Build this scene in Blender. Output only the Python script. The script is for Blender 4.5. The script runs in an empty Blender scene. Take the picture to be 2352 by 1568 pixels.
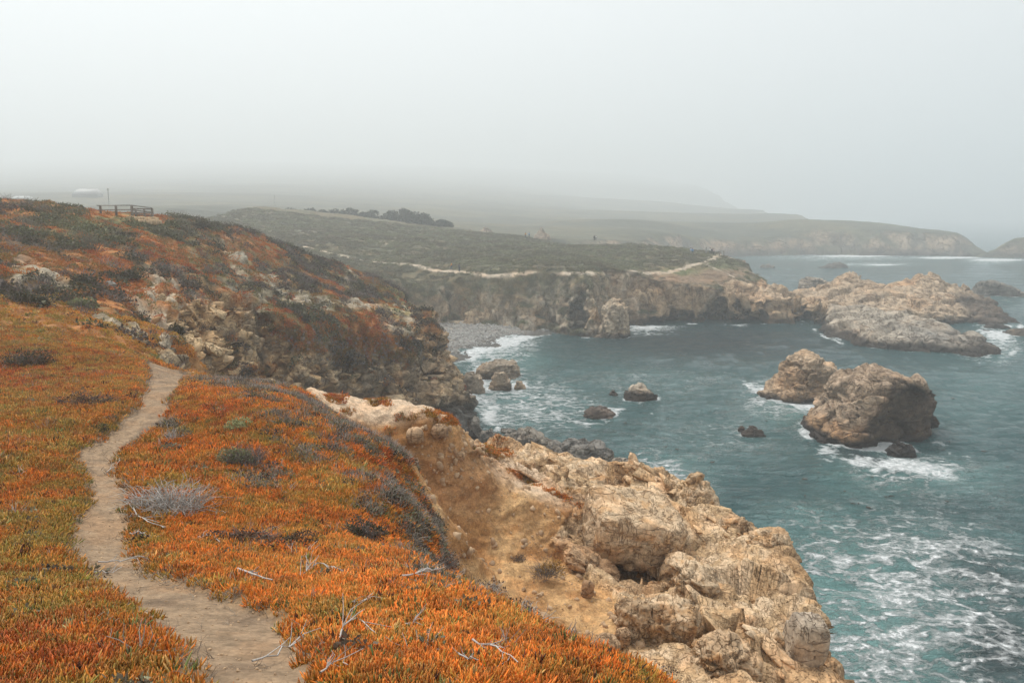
import bpy, bmesh, math, random
import numpy as np
from mathutils import Vector, Matrix

# ------------------------------------------------------------------ camera, sky, sun, exposure
SC = bpy.context.scene
COL = SC.collection
CAM_Z = 22.0
PITCH = math.radians(9.0)
cam_d = bpy.data.cameras.new('camera'); cam = bpy.data.objects.new('camera', cam_d); COL.objects.link(cam)
cam.location = (0, 0, CAM_Z); cam.rotation_euler = (math.radians(90) - PITCH, 0, 0)
cam_d.lens = 28; cam_d.sensor_width = 36; cam_d.clip_start = 0.1; cam_d.clip_end = 9000
SC.camera = cam

SUN_EL, SUN_AZ = math.radians(62), math.radians(-48)      # azimuth from +Y (view direction) towards +X
w = bpy.data.worlds.new('World'); SC.world = w; w.use_nodes = True
nt = w.node_tree; nt.nodes.clear()
wo = nt.nodes.new('ShaderNodeOutputWorld'); bg = nt.nodes.new('ShaderNodeBackground')
sky = nt.nodes.new('ShaderNodeTexSky'); sky.sky_type = 'NISHITA'; sky.sun_disc = False
sky.sun_elevation = SUN_EL; sky.sun_rotation = SUN_AZ; sky.dust_density = 4.0; sky.air_density = 1.0
hs = nt.nodes.new('ShaderNodeHueSaturation'); hs.inputs['Saturation'].default_value = 0.12
mixw = nt.nodes.new('ShaderNodeMix'); mixw.data_type = 'RGBA'; mixw.inputs[0].default_value = 0.86
# the bright underside of the cloud deck: lighter overhead and around the hidden sun, as an overcast sky is
tcw = nt.nodes.new('ShaderNodeTexCoord'); dotw = nt.nodes.new('ShaderNodeVectorMath'); dotw.operation = 'DOT_PRODUCT'
dotw.inputs[1].default_value = (math.sin(SUN_AZ) * math.cos(SUN_EL), math.cos(SUN_AZ) * math.cos(SUN_EL), math.sin(SUN_EL))
nt.links.new(tcw.outputs['Generated'], dotw.inputs[0])
glow = nt.nodes.new('ShaderNodeMapRange'); glow.inputs[1].default_value = -0.3; glow.inputs[2].default_value = 1.0; glow.inputs[3].default_value = 0.70; glow.inputs[4].default_value = 1.25
nt.links.new(dotw.outputs['Value'], glow.inputs[0])
vw = nt.nodes.new('ShaderNodeVectorMath'); vw.operation = 'SCALE'; vw.inputs[0].default_value = (8.1, 8.35, 8.5); nt.links.new(glow.outputs[0], vw.inputs['Scale'])
nt.links.new(vw.outputs[0], mixw.inputs[7])
nt.links.new(sky.outputs[0], hs.inputs['Color']); nt.links.new(hs.outputs[0], mixw.inputs[6])
nt.links.new(mixw.outputs[2], bg.inputs[0]); nt.links.new(bg.outputs[0], wo.inputs[0])
bg.inputs[1].default_value = 0.056

sl = bpy.data.lights.new('sun', 'SUN'); sl.energy = 1.5; sl.angle = math.radians(14); sl.color = (1.0, 0.96, 0.9)
sun = bpy.data.objects.new('sun', sl); COL.objects.link(sun)
sd_ = Vector((math.sin(SUN_AZ) * math.cos(SUN_EL), math.cos(SUN_AZ) * math.cos(SUN_EL), math.sin(SUN_EL)))
sun.rotation_euler = sd_.to_track_quat('Z', 'Y').to_euler(); sun.location = (0, 0, 300)

SC.view_settings.view_transform = 'Standard'; SC.view_settings.look = 'None'
SC.view_settings.exposure = 1.17; SC.view_settings.gamma = 1.0
SC.render.engine = 'CYCLES'
SC.cycles.use_denoising = True
SC.cycles.max_bounces = 6; SC.cycles.diffuse_bounces = 3; SC.cycles.glossy_bounces = 2
SC.cycles.transmission_bounces = 2; SC.cycles.volume_bounces = 3; SC.cycles.transparent_max_bounces = 4
SC.cycles.use_adaptive_sampling = False

# ------------------------------------------------------------------ picture geometry (pixels of a 2352 x 1568 view of the photograph)
F = 28 / 36 * 2352; CX, CY = 1176.0, 784.0
CP, SP = math.cos(PITCH), math.sin(PITCH)
def at(px, py, Y):
    """the place seen at a pixel, Y metres ahead of the viewer"""
    xc = (px - CX) / F; yc = (CY - py) / F
    dy = CP + yc * SP; dz = -SP + yc * CP
    return (xc / dy * Y, Y, CAM_Z + dz / dy * Y)
def onz(px, py, z=0.0):
    xc = (px - CX) / F; yc = (CY - py) / F
    dy = CP + yc * SP; dz = -SP + yc * CP
    t = (z - CAM_Z) / dz
    return (xc * t, dy * t, z)
def proj(P):
    x = P[..., 0]; y = P[..., 1]; z = P[..., 2] - CAM_Z
    fw = np.maximum(y * CP - z * SP, 0.05); up = y * SP + z * CP
    return CX + F * x / fw, CY - F * up / fw

# ------------------------------------------------------------------ numpy helpers
def hash01(ix, iy, iz, s):
    with np.errstate(over='ignore'):
        h = (ix.astype(np.uint32) * np.uint32(73856093)) ^ (iy.astype(np.uint32) * np.uint32(19349663)) ^ \
            (iz.astype(np.uint32) * np.uint32(83492791)) ^ np.uint32((s * 2654435761) & 0xffffffff)
        h ^= h >> np.uint32(15); h *= np.uint32(2246822519); h ^= h >> np.uint32(13); h *= np.uint32(3266489917); h ^= h >> np.uint32(16)
    return h.astype(np.float32) / np.float32(4294967295.0)
def vnoise(P, s=0):
    """smooth value noise, -1..1"""
    P = np.asarray(P, np.float32)
    i = np.floor(P).astype(np.int32); f = P - i; u = f * f * f * (f * (f * 6 - 15) + 10)
    r = 0
    for dx in (0, 1):
        wx = u[:, 0] if dx else 1 - u[:, 0]
        for dy in (0, 1):
            wy = u[:, 1] if dy else 1 - u[:, 1]
            for dz in (0, 1):
                wz = u[:, 2] if dz else 1 - u[:, 2]
                r = r + wx * wy * wz * hash01(i[:, 0] + dx, i[:, 1] + dy, i[:, 2] + dz, s)
    return r * 2 - 1
def fbm(P, s=0, o=4, g=0.5):
    r = 0; a = 1; t = 0
    P = np.asarray(P, np.float32)
    for k in range(o):
        r = r + a * vnoise(P * (2.03 ** k) + 17.3 * k, s + k); t += a; a *= g
    return r / t
def ridged(P, s=0, o=4):
    r = 0; a = 1; t = 0
    P = np.asarray(P, np.float32)
    for k in range(o):
        r = r + a * (1 - 2 * np.abs(vnoise(P * (2.1 ** k) + 9.7 * k, s + k))); t += a; a *= 0.5
    return r / t
def voro(P, s=0):
    """nearest and second distance, random value and random vector of the cell, offset from its centre"""
    P = np.asarray(P, np.float32)
    i = np.floor(P).astype(np.int32); f = P - i
    n = len(P)
    d1 = np.full(n, 9, np.float32); d2 = np.full(n, 9, np.float32)
    off = np.zeros((n, 3), np.float32); cell = np.zeros((n, 3), np.int32)
    for dx in (-1, 0, 1):
        for dy in (-1, 0, 1):
            for dz in (-1, 0, 1):
                a = i[:, 0] + dx; b = i[:, 1] + dy; c = i[:, 2] + dz
                ox = f[:, 0] - dx - hash01(a, b, c, s); oy = f[:, 1] - dy - hash01(a, b, c, s + 1); oz = f[:, 2] - dz - hash01(a, b, c, s + 2)
                d = ox * ox + oy * oy + oz * oz
                m = d < d1
                d2 = np.where(m, d1, np.minimum(d2, d))
                d1 = np.where(m, d, d1)
                off[m] = np.stack((ox[m], oy[m], oz[m]), 1); cell[m] = np.stack((a[m], b[m], c[m]), 1)
    rv = np.stack([hash01(cell[:, 0], cell[:, 1], cell[:, 2], s + 7 + k) for k in range(3)], 1) * 2 - 1
    r = hash01(cell[:, 0], cell[:, 1], cell[:, 2], s + 5) * 2 - 1
    return np.sqrt(d1), np.sqrt(d2), r, rv, off
def sstep(a, b, x):
    t = np.clip((x - a) / (b - a), 0, 1); return t * t * (3 - 2 * t)
def smin(a, b, k):
    h = np.clip(0.5 + 0.5 * (b - a) / k, 0, 1); return b * (1 - h) + a * h - k * h * (1 - h)
def smax(a, b, k): return -smin(-a, -b, k)
def inpoly(px, py, poly):
    r = np.zeros(px.shape, bool); n = len(poly)
    for k in range(n):
        x0, y0 = poly[k]; x1, y1 = poly[(k + 1) % n]
        if y0 == y1: continue
        c = ((y0 > py) != (y1 > py)) & (px < (x1 - x0) * (py - y0) / (y1 - y0) + x0)
        r ^= c
    return r
def segdist(px, py, pts, closed=False):
    d = np.full(px.shape, 1e9); n = len(pts)
    for k in range(n if closed else n - 1):
        x0, y0 = pts[k]; x1, y1 = pts[(k + 1) % n]
        ex, ey = x1 - x0, y1 - y0; L = ex * ex + ey * ey + 1e-9
        t = np.clip(((px - x0) * ex + (py - y0) * ey) / L, 0, 1)
        d = np.minimum(d, (px - x0 - t * ex) ** 2 + (py - y0 - t * ey) ** 2)
    return np.sqrt(d)
def sdpoly(px, py, poly):
    """distance to a closed outline, positive inside"""
    d = segdist(px, py, poly, True)
    return np.where(inpoly(px, py, poly), d, -d)
def blob(px, py, cx, cy, rx, ry, rot=0):
    c, s = math.cos(math.radians(rot)), math.sin(math.radians(rot))
    a = ((px - cx) * c + (py - cy) * s) / rx; b = (-(px - cx) * s + (py - cy) * c) / ry
    return np.clip(1.25 - np.sqrt(a * a + b * b), 0, 1)
class RBF:
    def __init__(self, pts, c=1.5, lam=1e-3):
        P = np.array(pts, float); self.X = P[:, :2]; n = len(P); self.c = c
        D = np.sqrt(((self.X[:, None] - self.X[None]) ** 2).sum(2) + c * c)
        A = np.zeros((n + 3, n + 3)); A[:n, :n] = D - lam * np.eye(n) * 100
        A[:n, n] = 1; A[:n, n + 1:n + 3] = self.X; A[n, :n] = 1; A[n + 1:n + 3, :n] = self.X.T
        b = np.zeros(n + 3); b[:n] = P[:, 2]
        self.w = np.linalg.lstsq(A, b, rcond=None)[0]
    def __call__(self, x, y):
        r = self.w[-3] + self.w[-2] * x + self.w[-1] * y
        for k in range(len(self.X)):
            r = r + self.w[k] * np.sqrt((x - self.X[k, 0]) ** 2 + (y - self.X[k, 1]) ** 2 + self.c ** 2)
        return r
def nets(f, org, h):
    """surface nets of a scalar grid, f < 0 inside; quads facing outwards"""
    s = f < 0
    nx, ny, nz = f.shape
    cnt = np.zeros((nx - 1, ny - 1, nz - 1), np.int8)
    for dx in (0, 1):
        for dy in (0, 1):
            for dz in (0, 1):
                cnt += s[dx:nx - 1 + dx, dy:ny - 1 + dy, dz:nz - 1 + dz]
    act = (cnt > 0) & (cnt < 8)
    I = np.argwhere(act).astype(np.int32)
    idx = np.full(act.shape, -1, np.int32); idx[act] = np.arange(len(I), dtype=np.int32)
    acc = np.zeros((len(I), 3)); num = np.zeros(len(I))
    cs = [(a, b, c) for a in (0, 1) for b in (0, 1) for c in (0, 1)]
    for a in cs:
        for ax in range(3):
            if a[ax]: continue
            b = list(a); b[ax] = 1
            fa = f[I[:, 0] + a[0], I[:, 1] + a[1], I[:, 2] + a[2]]; fb = f[I[:, 0] + b[0], I[:, 1] + b[1], I[:, 2] + b[2]]
            m = (fa < 0) != (fb < 0)
            t = np.where(m, fa / np.where(m, fa - fb, 1), 0)
            p = np.array(a, float)[None].repeat(len(I), 0); p[:, ax] += t
            acc[m] += p[m]; num[m] += 1
    V = np.array(org) + (I + acc / num[:, None]) * h
    Q = []
    for ax in range(3):
        o1, o2 = [(1, 2), (2, 0), (0, 1)][ax]
        sl0 = [slice(1, -1)] * 3; sl0[ax] = slice(0, -1); sl1 = list(sl0); sl1[ax] = slice(1, None)
        a = s[tuple(sl0)]; b = s[tuple(sl1)]
        for flip, m in ((False, a & ~b), (True, ~a & b)):
            E = np.argwhere(m).astype(np.int32)
            if not len(E): continue
            off = np.array([1, 1, 1]); off[ax] = 0
            E = E + off
            def cell(d1, d2):
                c = E.copy(); c[:, o1] -= d1; c[:, o2] -= d2
                return idx[c[:, 0], c[:, 1], c[:, 2]]
            q = np.stack((cell(1, 1), cell(0, 1), cell(0, 0), cell(1, 0)), 1)
            if flip: q = q[:, ::-1]
            Q.append(q)
    return V, np.concatenate(Q)
def normals(V, Q):
    n = np.cross(V[Q[:, 2]] - V[Q[:, 0]], V[Q[:, 3]] - V[Q[:, 1]])
    N = np.zeros_like(V)
    for k in range(3):
        for j in range(4):
            N[:, k] += np.bincount(Q[:, j], n[:, k], len(V))
    return N / np.maximum(np.linalg.norm(N, axis=1, keepdims=True), 1e-12)
def relax(V, Q, it=1, a=0.5):
    for _ in range(it):
        S = np.zeros_like(V); c = np.zeros(len(V))
        for j in range(4):
            nb = Q[:, (j + 1) % 4]
            c += np.bincount(Q[:, j], None, len(V))
            for k in range(3): S[:, k] += np.bincount(Q[:, j], V[nb, k], len(V))
        m = c > 0
        V[m] = V[m] * (1 - a) + a * S[m] / c[m, None]
    return V
def rockdisp(P, scale, amp, seed, stretch=(1, 1, 1), crack=0.5, cw=0.07, warp=0.35):
    """a fractured-rock offset: every block of a cell pattern is a tilted face, cracks run between the blocks"""
    q = P / scale * np.array(stretch)
    q = q + warp * np.stack([vnoise(q * 0.9 + 31 * k, seed + 50 + k) for k in range(3)], 1)
    d1, d2, r, rv, off = voro(q, seed)
    g = d2 - d1
    return amp * (0.45 * r + 0.55 * (rv * off).sum(1)) - crack * amp * np.exp(-g / cw), g, r
def mesh(name, V, Q, mat, parent=None, smooth=True, attrs=None, kind=None, label=None, cat=None, group=None, loc=None):
    me = bpy.data.meshes.new(name)
    V = np.asarray(V, np.float32)
    Q = np.asarray(Q, np.int32)
    me.vertices.add(len(V)); me.vertices.foreach_set('co', V.ravel())
    k = Q.shape[1]
    me.loops.add(Q.size); me.loops.foreach_set('vertex_index', Q.ravel())
    me.polygons.add(len(Q)); me.polygons.foreach_set('loop_start', np.arange(0, Q.size, k, dtype=np.int32))
    me.polygons.foreach_set('loop_total', np.full(len(Q), k, np.int32))
    me.update(calc_edges=True); me.validate()
    if smooth: me.polygons.foreach_set('use_smooth', np.ones(len(me.polygons), bool))
    for nm, a in (attrs or {}).items():
        a = np.asarray(a, np.float32)
        if a.ndim == 2:
            at_ = me.attributes.new(nm, 'FLOAT_COLOR', 'POINT')
            c = np.ones((len(a), 4), np.float32); c[:, :3] = a; at_.data.foreach_set('color', c.ravel())
        else:
            at_ = me.attributes.new(nm, 'FLOAT', 'POINT'); at_.data.foreach_set('value', a)
    if mat: me.materials.append(mat)
    o = bpy.data.objects.new(name, me); COL.objects.link(o)
    if parent: o.parent = parent
    if loc is not None: o.location = loc
    return tag(o, label, cat, group, kind)
def tag(o, label=None, cat=None, group=None, kind=None):
    if label: o['label'] = label
    if cat: o['category'] = cat
    if group: o['group'] = group
    if kind: o['kind'] = kind
    return o
def empty(name, loc, label=None, cat=None, group=None, rz=0):
    o = bpy.data.objects.new(name, None); COL.objects.link(o); o.location = loc; o.rotation_euler = (0, 0, rz)
    o.empty_display_size = 0.2
    return tag(o, label, cat, group)
def lerp3(a, b, t): return np.asarray(a) * (1 - t[:, None]) + np.asarray(b) * t[:, None]

# ------------------------------------------------------------------ materials
class NB:
    def __init__(self, name):
        self.m = bpy.data.materials.new(name); self.m.use_nodes = True
        self.t = self.m.node_tree; self.t.nodes.clear()
        self.out = self.n('OutputMaterial')
    def n(self, typ, **kw):
        x = self.t.nodes.new('ShaderNode' + typ)
        for k, v in kw.items(): setattr(x, k, v)
        return x
    def l(self, a, b): self.t.links.new(a, b)
    def put(self, sock, v):
        if hasattr(v, 'is_output') or hasattr(v, 'links'): self.l(v, sock)
        else: sock.default_value = v
    def attr(self, nm, typ='GEOMETRY', col=True):
        a = self.n('Attribute', attribute_name=nm, attribute_type=typ); return a.outputs['Color' if col else 'Fac']
    def pos(self, scale=(1, 1, 1), rot=(0, 0, 0)):
        g = self.n('NewGeometry'); mp = self.n('Mapping'); mp.inputs['Scale'].default_value = scale; mp.inputs['Rotation'].default_value = rot
        self.l(g.outputs['Position'], mp.inputs['Vector']); return mp.outputs[0]
    def noise(self, vec, scale, detail=4, rough=0.55, dist=0):
        x = self.n('TexNoise'); self.l(vec, x.inputs['Vector']); x.inputs['Scale'].default_value = scale
        x.inputs['Detail'].default_value = detail; x.inputs['Roughness'].default_value = rough; x.inputs['Distortion'].default_value = dist
        return x.outputs['Fac']
    def vor(self, vec, scale, feature='DISTANCE_TO_EDGE', rnd=1):
        x = self.n('TexVoronoi', feature=feature); self.l(vec, x.inputs['Vector']); x.inputs['Scale'].default_value = scale
        x.inputs['Randomness'].default_value = rnd
        return x.outputs['Distance'] if feature != 'COL' else x.outputs['Color']
    def math(self, op, a, b=0.0, clamp=False):
        x = self.n('Math', operation=op, use_clamp=clamp); self.put(x.inputs[0], a); self.put(x.inputs[1], b); return x.outputs[0]
    def rng(self, v, a, b, c=0.0, d=1.0, smooth=True):
        x = self.n('MapRange', interpolation_type='SMOOTHSTEP' if smooth else 'LINEAR')
        self.put(x.inputs[0], v); self.put(x.inputs[1], a); self.put(x.inputs[2], b); self.put(x.inputs[3], c); self.put(x.inputs[4], d); return x.outputs[0]
    def mix(self, fac, a, b, mode='MIX'):
        x = self.n('Mix', data_type='RGBA', blend_type=mode); self.put(x.inputs[0], fac)
        for s, v in ((6, a), (7, b)):
            if isinstance(v, tuple) and len(v) == 3: v = v + (1,)
            self.put(x.inputs[s], v)
        return x.outputs[2]
    def bump(self, h, dist, strength=1.0, nrm=None):
        x = self.n('Bump'); x.inputs['Strength'].default_value = strength; x.inputs['Distance'].default_value = dist
        self.l(h, x.inputs['Height'])
        if nrm is not None: self.l(nrm, x.inputs['Normal'])
        return x.outputs[0]
    def bsdf(self, col, rough=0.9, nrm=None, spec=0.3, **kw):
        p = self.n('BsdfPrincipled'); self.put(p.inputs['Base Color'], col + (1,) if isinstance(col, tuple) and len(col) == 3 else col)
        self.put(p.inputs['Roughness'], rough); p.inputs['Specular IOR Level'].default_value = spec
        if nrm is not None: self.l(nrm, p.inputs['Normal'])
        for k, v in kw.items(): self.put(p.inputs[k], v)
        return p.outputs[0]
    def done(self, sh): self.l(sh, self.out.inputs['Surface']); return self.m

def ground_mat(name, fine, spec=0.2, inst=False):
    """rock, soil and turf: colour from the surface's own colour map, grain and fine cracks in world space; fine = grain size in metres"""
    b = NB(name); v = b.pos(); col = b.attr('hue', 'INSTANCER') if inst else b.attr('tint'); rk = b.attr('rocky', col=False)
    n1 = b.noise(v, 0.22 / fine, 6, 0.65); n2 = b.noise(v, 1.0 / fine, 4, 0.6); n3 = b.noise(v, 0.05 / fine, 4)
    c = b.mix(1.0, col, b.rng(n1, 0.3, 0.7, 0.72, 1.25), 'MULTIPLY')
    c = b.mix(1.0, c, b.rng(n2, 0.3, 0.72, 0.8, 1.18), 'MULTIPLY')
    c = b.mix(b.math('MULTIPLY', b.rng(n3, 0.5, 0.62), 0.35), c, b.mix(1.0, c, (1.25, 1.0, 0.78), 'MULTIPLY'))
    # joints: three swarms of long wavy cracks, each swarm fading in and out
    def swarm(sc, rot, f, w_, g):
        n = b.noise(b.pos(sc, rot), f / fine, 3.5, 0.55, 0.4)
        ln = b.rng(b.math('ABSOLUTE', b.math('SUBTRACT', n, 0.5)), 0.0, w_)
        return b.math('MAXIMUM', ln, b.math('SUBTRACT', 1.0, b.rng(g, 0.40, 0.54)))
    n4 = b.noise(b.pos((1, 1, 1), (0.3, 0.2, 0)), 0.06 / fine, 3)
    crk = b.math('MULTIPLY', swarm((0.5, 0.9, 2.6), (0.5, 0.35, 0.3), 0.075, 0.016, n3), swarm((2.4, 0.7, 0.6), (0.2, 0.5, 0.5), 0.085, 0.016, n4))
    crk = b.math('MULTIPLY', crk, swarm((1.3, 1.1, 1.6), (0.9, 0.1, 1.2), 0.17, 0.022, b.math('SUBTRACT', 1.0, n3)))
    crk = b.math('ADD', b.math('MULTIPLY', crk, rk), b.math('SUBTRACT', 1.0, rk))
    h = b.math('ADD', b.math('MULTIPLY', n2, 0.14), b.math('MULTIPLY', n1, 0.55)); h = b.math('ADD', h, b.math('MULTIPLY', crk, 1.5))
    nrm = b.bump(h, fine * 0.9, 0.8)
    c = b.mix(b.math('MULTIPLY', b.math('SUBTRACT', 1.0, crk), 0.6), c, b.mix(1.0, c, (0.40, 0.32, 0.26), 'MULTIPLY'))
    return b.done(b.bsdf(c, 0.92, nrm, spec))
def plain_mat(name, col, rough=0.8, var=0.25, scale=8.0, spec=0.25, bump=0.0):
    b = NB(name); v = b.pos(); n = b.noise(v, scale, 4)
    c = b.mix(1.0, col, b.rng(n, 0.25, 0.75, 1 - var, 1 + var), 'MULTIPLY')
    nr = b.bump(n, bump) if bump else None
    return b.done(b.bsdf(c, rough, nr, spec))
M_NEAR = ground_mat('near rock and earth', 0.05)
M_MID = ground_mat('mid rock and turf', 0.16)
M_COVE = ground_mat('cove rock and turf', 0.3)
M_FAR = ground_mat('far land', 1.2)
# ------------------------------------------------------------------ land: the near slope and the hillside behind it
NEAR_PTS = [at(*p) for p in [
 (0,1568,4.2),(300,1568,4.4),(600,1568,4.5),(1000,1568,4.7),(1300,1568,5.1),(1550,1568,5.8),
 (0,1350,7.0),(300,1350,7.2),(600,1450,5.8),(600,1350,7.3),(1000,1450,6.3),(1250,1430,7.6),(1000,1290,10.2),(1120,1370,8.8),
 (800,1300,9.2),(230,1240,9.8),(0,1200,9.6),(500,1200,11),(700,1230,10.8),(190,1040,14.3),(0,1040,13.5),
 (450,1040,15),(650,1100,14),(830,1180,12.6),(950,1150,14),(925,1040,17.5),(780,960,20.5),(700,900,24),(560,880,24),(380,870,23),
 (300,980,16.5),(150,900,20),(0,900,19.5),(0,750,30),(200,800,27),(330,840,26),(450,872,26),
 (760,920,25),(850,945,25.5),(1000,955,25.8),(720,905,26.5),(820,1000,23),
 (860,963,25.1),(930,964,25.2),(1000,966,25.4),(1030,972,25.6),(870,985,24.9),(900,1010,24.7),(960,1010,24.9),(1000,1010,25.1),(1040,1000,25.5),(960,1080,24.6),(1020,1090,24.9),(1075,1070,25.4),(1000,1130,24.5),(960,1150,24.2),(1110,1165,24.9),(1080,1150,24.8),
 (1020,1230,23.6),(1040,1300,22),(1150,1250,24.3),(1160,1390,20.5),(1250,1330,23),(1350,1450,20),(1400,1400,21.5),(1450,1530,17.5),(1310,1490,18),(1250,1260,25),
 (1100,1045,28.3),(1130,1080,28),(1150,1105,27.3),(1180,1150,25.8),(1300,1150,27),(1260,1190,25.9),(1330,1100,30.5),(1200,1200,25.2),
 (1450,1150,27.5),(1450,1225,26.4),(1450,1285,26.0),(1380,1330,24.4),(1460,1340,24.2),(1550,1250,25.5),(1700,1220,26.3),(1650,1350,22.4),(1780,1300,24),
 (1800,1255,25.3),(1810,1400,21.4),(1650,1480,19),(1850,1500,18.5),(1890,1568,17),(1600,1568,16),(1720,1568,16.3),
 (1560,1115,30),(1650,1170,28.5),(1400,1065,34.5),(1250,1040,35),(1170,1030,34)]]
NEAR_PTS += [(-4,0,19.9),(0,0,19.6),(3.5,0,18.6),(-4,-5,20.6),(3,-5,19.5),(7,3,13),(7.5,9,11.5),(6,6,13),(8,-5,14),(5.5,11,11.4),(4.5,13,11.4),
             (1.6,10.2,13.6),(2.9,8.6,13.4),(0.4,12.4,13.2),(-0.4,15.6,12.9),(1.5,14,12),(0.8,18,12),(3,12,11.8),(3.5,6.2,15.2),(-14,3,19.2),(-22,5,22)]
MID_PTS = [at(*p) for p in [
 (0,620,42),(200,620,50),(0,540,55),(0,462,70),(120,472,72),(180,492,75),(230,502,76.5),(270,506,77),(310,511,77),(380,514,80),(450,513,84),(550,531,92),(600,546,96),(700,586,101),
 (800,613,106),(870,646,110),(950,696,115),(300,680,46),(150,700,38),(300,780,33),(450,740,46),(450,600,66),(300,560,64),
 (600,680,66),(600,610,82),(750,650,90),(600,760,57),(700,730,68),(800,703,76),(870,712,79),(990,720,80.5),(800,785,68),(700,785,61),(950,785,73),(1010,790,77),
 (890,700,96),(900,690,112),(440,800,37),(520,800,44),(0,690,35),(-300,700,38),(-300,500,62),(-300,900,21),(-400,1200,11),(-700,450,75)]]
MID_PTS += [(-70,112,16),(-45,122,12),(-100,110,24),(-20,118,8),(-70,90,23),(-12,95,9.5),(-8,85,11),(-14,36,13),(-13.5,40,12.5)]
TOP_A = RBF(NEAR_PTS + MID_PTS, c=0.5)
COAST_A = [(9.6,-30),(9.6,8),(9.7,16),(11,22),(11.3,26),(10.2,30),(9,33),(7,37.5),(3.5,40),(0,41),(-3,38.5),(-6,36),(-10,35.5),(-13.2,39),
           (-15.2,44),(-16.2,50),(-14.8,58),(-9.2,68),(-4.6,74.5),(-2.2,78),(-1.8,82),(-4.5,88),(-7,98),(-10,112),(-16,124),(-40,140),(-140,140),(-140,-30)]
INLET = [(8,36),(3,37.5),(-3,36.5),(-6,34.5),(-10,35.5),(-13.2,39),(-16.2,50),(-14.8,58),(-9.2,68),(-4.6,74.5),(8,70)]
def land_a(X, Y, fine=True):
    P = np.stack((X.ravel(), Y.ravel(), np.zeros(X.size)), 1)
    top = TOP_A(X, Y)
    wob = (fbm(P * 0.28, 3, 4) * 1.0 + ridged(P * 0.9, 9, 3) * 0.25).reshape(X.shape)
    s = sdpoly(X, Y, COAST_A) + wob * sstep(30, 50, Y) * 1.2 + wob * 0.35
    # gully floor at the head of the inlet climbs inland
    floor = -2.5 + 11.5 * sstep(64, 37, Y) * sstep(2, -12, X)
    k = 2.4 + 3.5 * sstep(34, 26, Y)
    cl = floor + np.maximum(s, 0) * k - 0.03 * np.maximum(-s, 0)
    return smin(top, cl, 0.5)
def solid(x0, x1, y0, y1, h, zlo, hf, carve=None, margin=1.0):
    xs = np.arange(x0, x1 + h / 2, h); ys = np.arange(y0, y1 + h / 2, h)
    X, Y = np.meshgrid(xs, ys, indexing='ij')
    H = hf(X, Y); gx, gy = np.gradient(H, h)
    zs = np.arange(zlo, H.max() + margin, h)
    f = ((zs[None, None] - H[:, :, None]) / np.sqrt(1 + gx ** 2 + gy ** 2)[:, :, None]).astype(np.float32)
    if carve is not None: f = carve(f, xs, ys, zs)
    V, Q = nets(f, (x0, y0, zlo), h)
    return V, Q
def carver(caves, nf=0.6):
  def carve_b(f, xs, ys, zs):
    for (px, py, Yc, rx, ry, rz) in caves:
        x, y, z = at(px, py, Yc)
        ix = np.where(abs(xs - x) < rx + 2)[0]; iy = np.where(abs(ys - y) < ry + 2)[0]; iz = np.where(abs(zs - z) < rz + 2)[0]
        if not (len(ix) and len(iy) and len(iz)): continue
        sl = np.ix_(ix, iy, iz)
        Xg, Yg, Zg = np.meshgrid(xs[ix], ys[iy], zs[iz], indexing='ij')
        wv = vnoise(np.stack((Xg.ravel(), Yg.ravel(), Zg.ravel()), 1) * nf, 70).reshape(Xg.shape) * 0.75
        d = (np.sqrt(((Xg - x) / rx) ** 2 + ((Yg - y) / ry) ** 2 + ((Zg - z) / rz) ** 2) - 1 + wv) * min(rx, rz)
        f[sl] = np.maximum(f[sl], -d.astype(np.float32))
    return f
  return carve_b
EARTH = (0.43, 0.265, 0.135); EARTH2 = (0.35, 0.18, 0.07); SAND = (0.58, 0.43, 0.295); ROCKT = (0.49, 0.335, 0.19); ROCKL = (0.62, 0.46, 0.30)
ROCKG = (0.27, 0.235, 0.19); ROCKD = (0.20, 0.16, 0.12); ROCKO = (0.50, 0.29, 0.14); PATHC = (0.265, 0.183, 0.113)
ICE_POLY = [(-900,1900),(1900,1900),(1600,1568),(1430,1500),(1275,1436),(1140,1375),(1035,1295),(1000,1210),(965,1120),(935,1050),(860,1000),(780,958),(690,890),(560,872),(420,866),(350,826),(200,770),(-900,640)]
PATH_POLY = [(490,1590),(440,1500),(330,1400),(215,1310),(165,1250),(170,1210),(215,1150),(205,1080),(185,1040),(260,1000),(320,940),(345,880),(352,850),(345,825),
             (385,835),(415,868),(385,900),(370,960),(290,1000),(245,1050),(285,1130),(280,1240),(330,1310),(500,1370),(640,1420),(690,1480),(725,1590)]
def path_mask(P):
    px, py = proj(P)
    return np.where(P[:, 1] < 30, 1, 0) * sstep(-8, 6, sdpoly(px, py, PATH_POLY) + 13 + 9 * fbm(P * 3.0, 5, 3))
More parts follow.
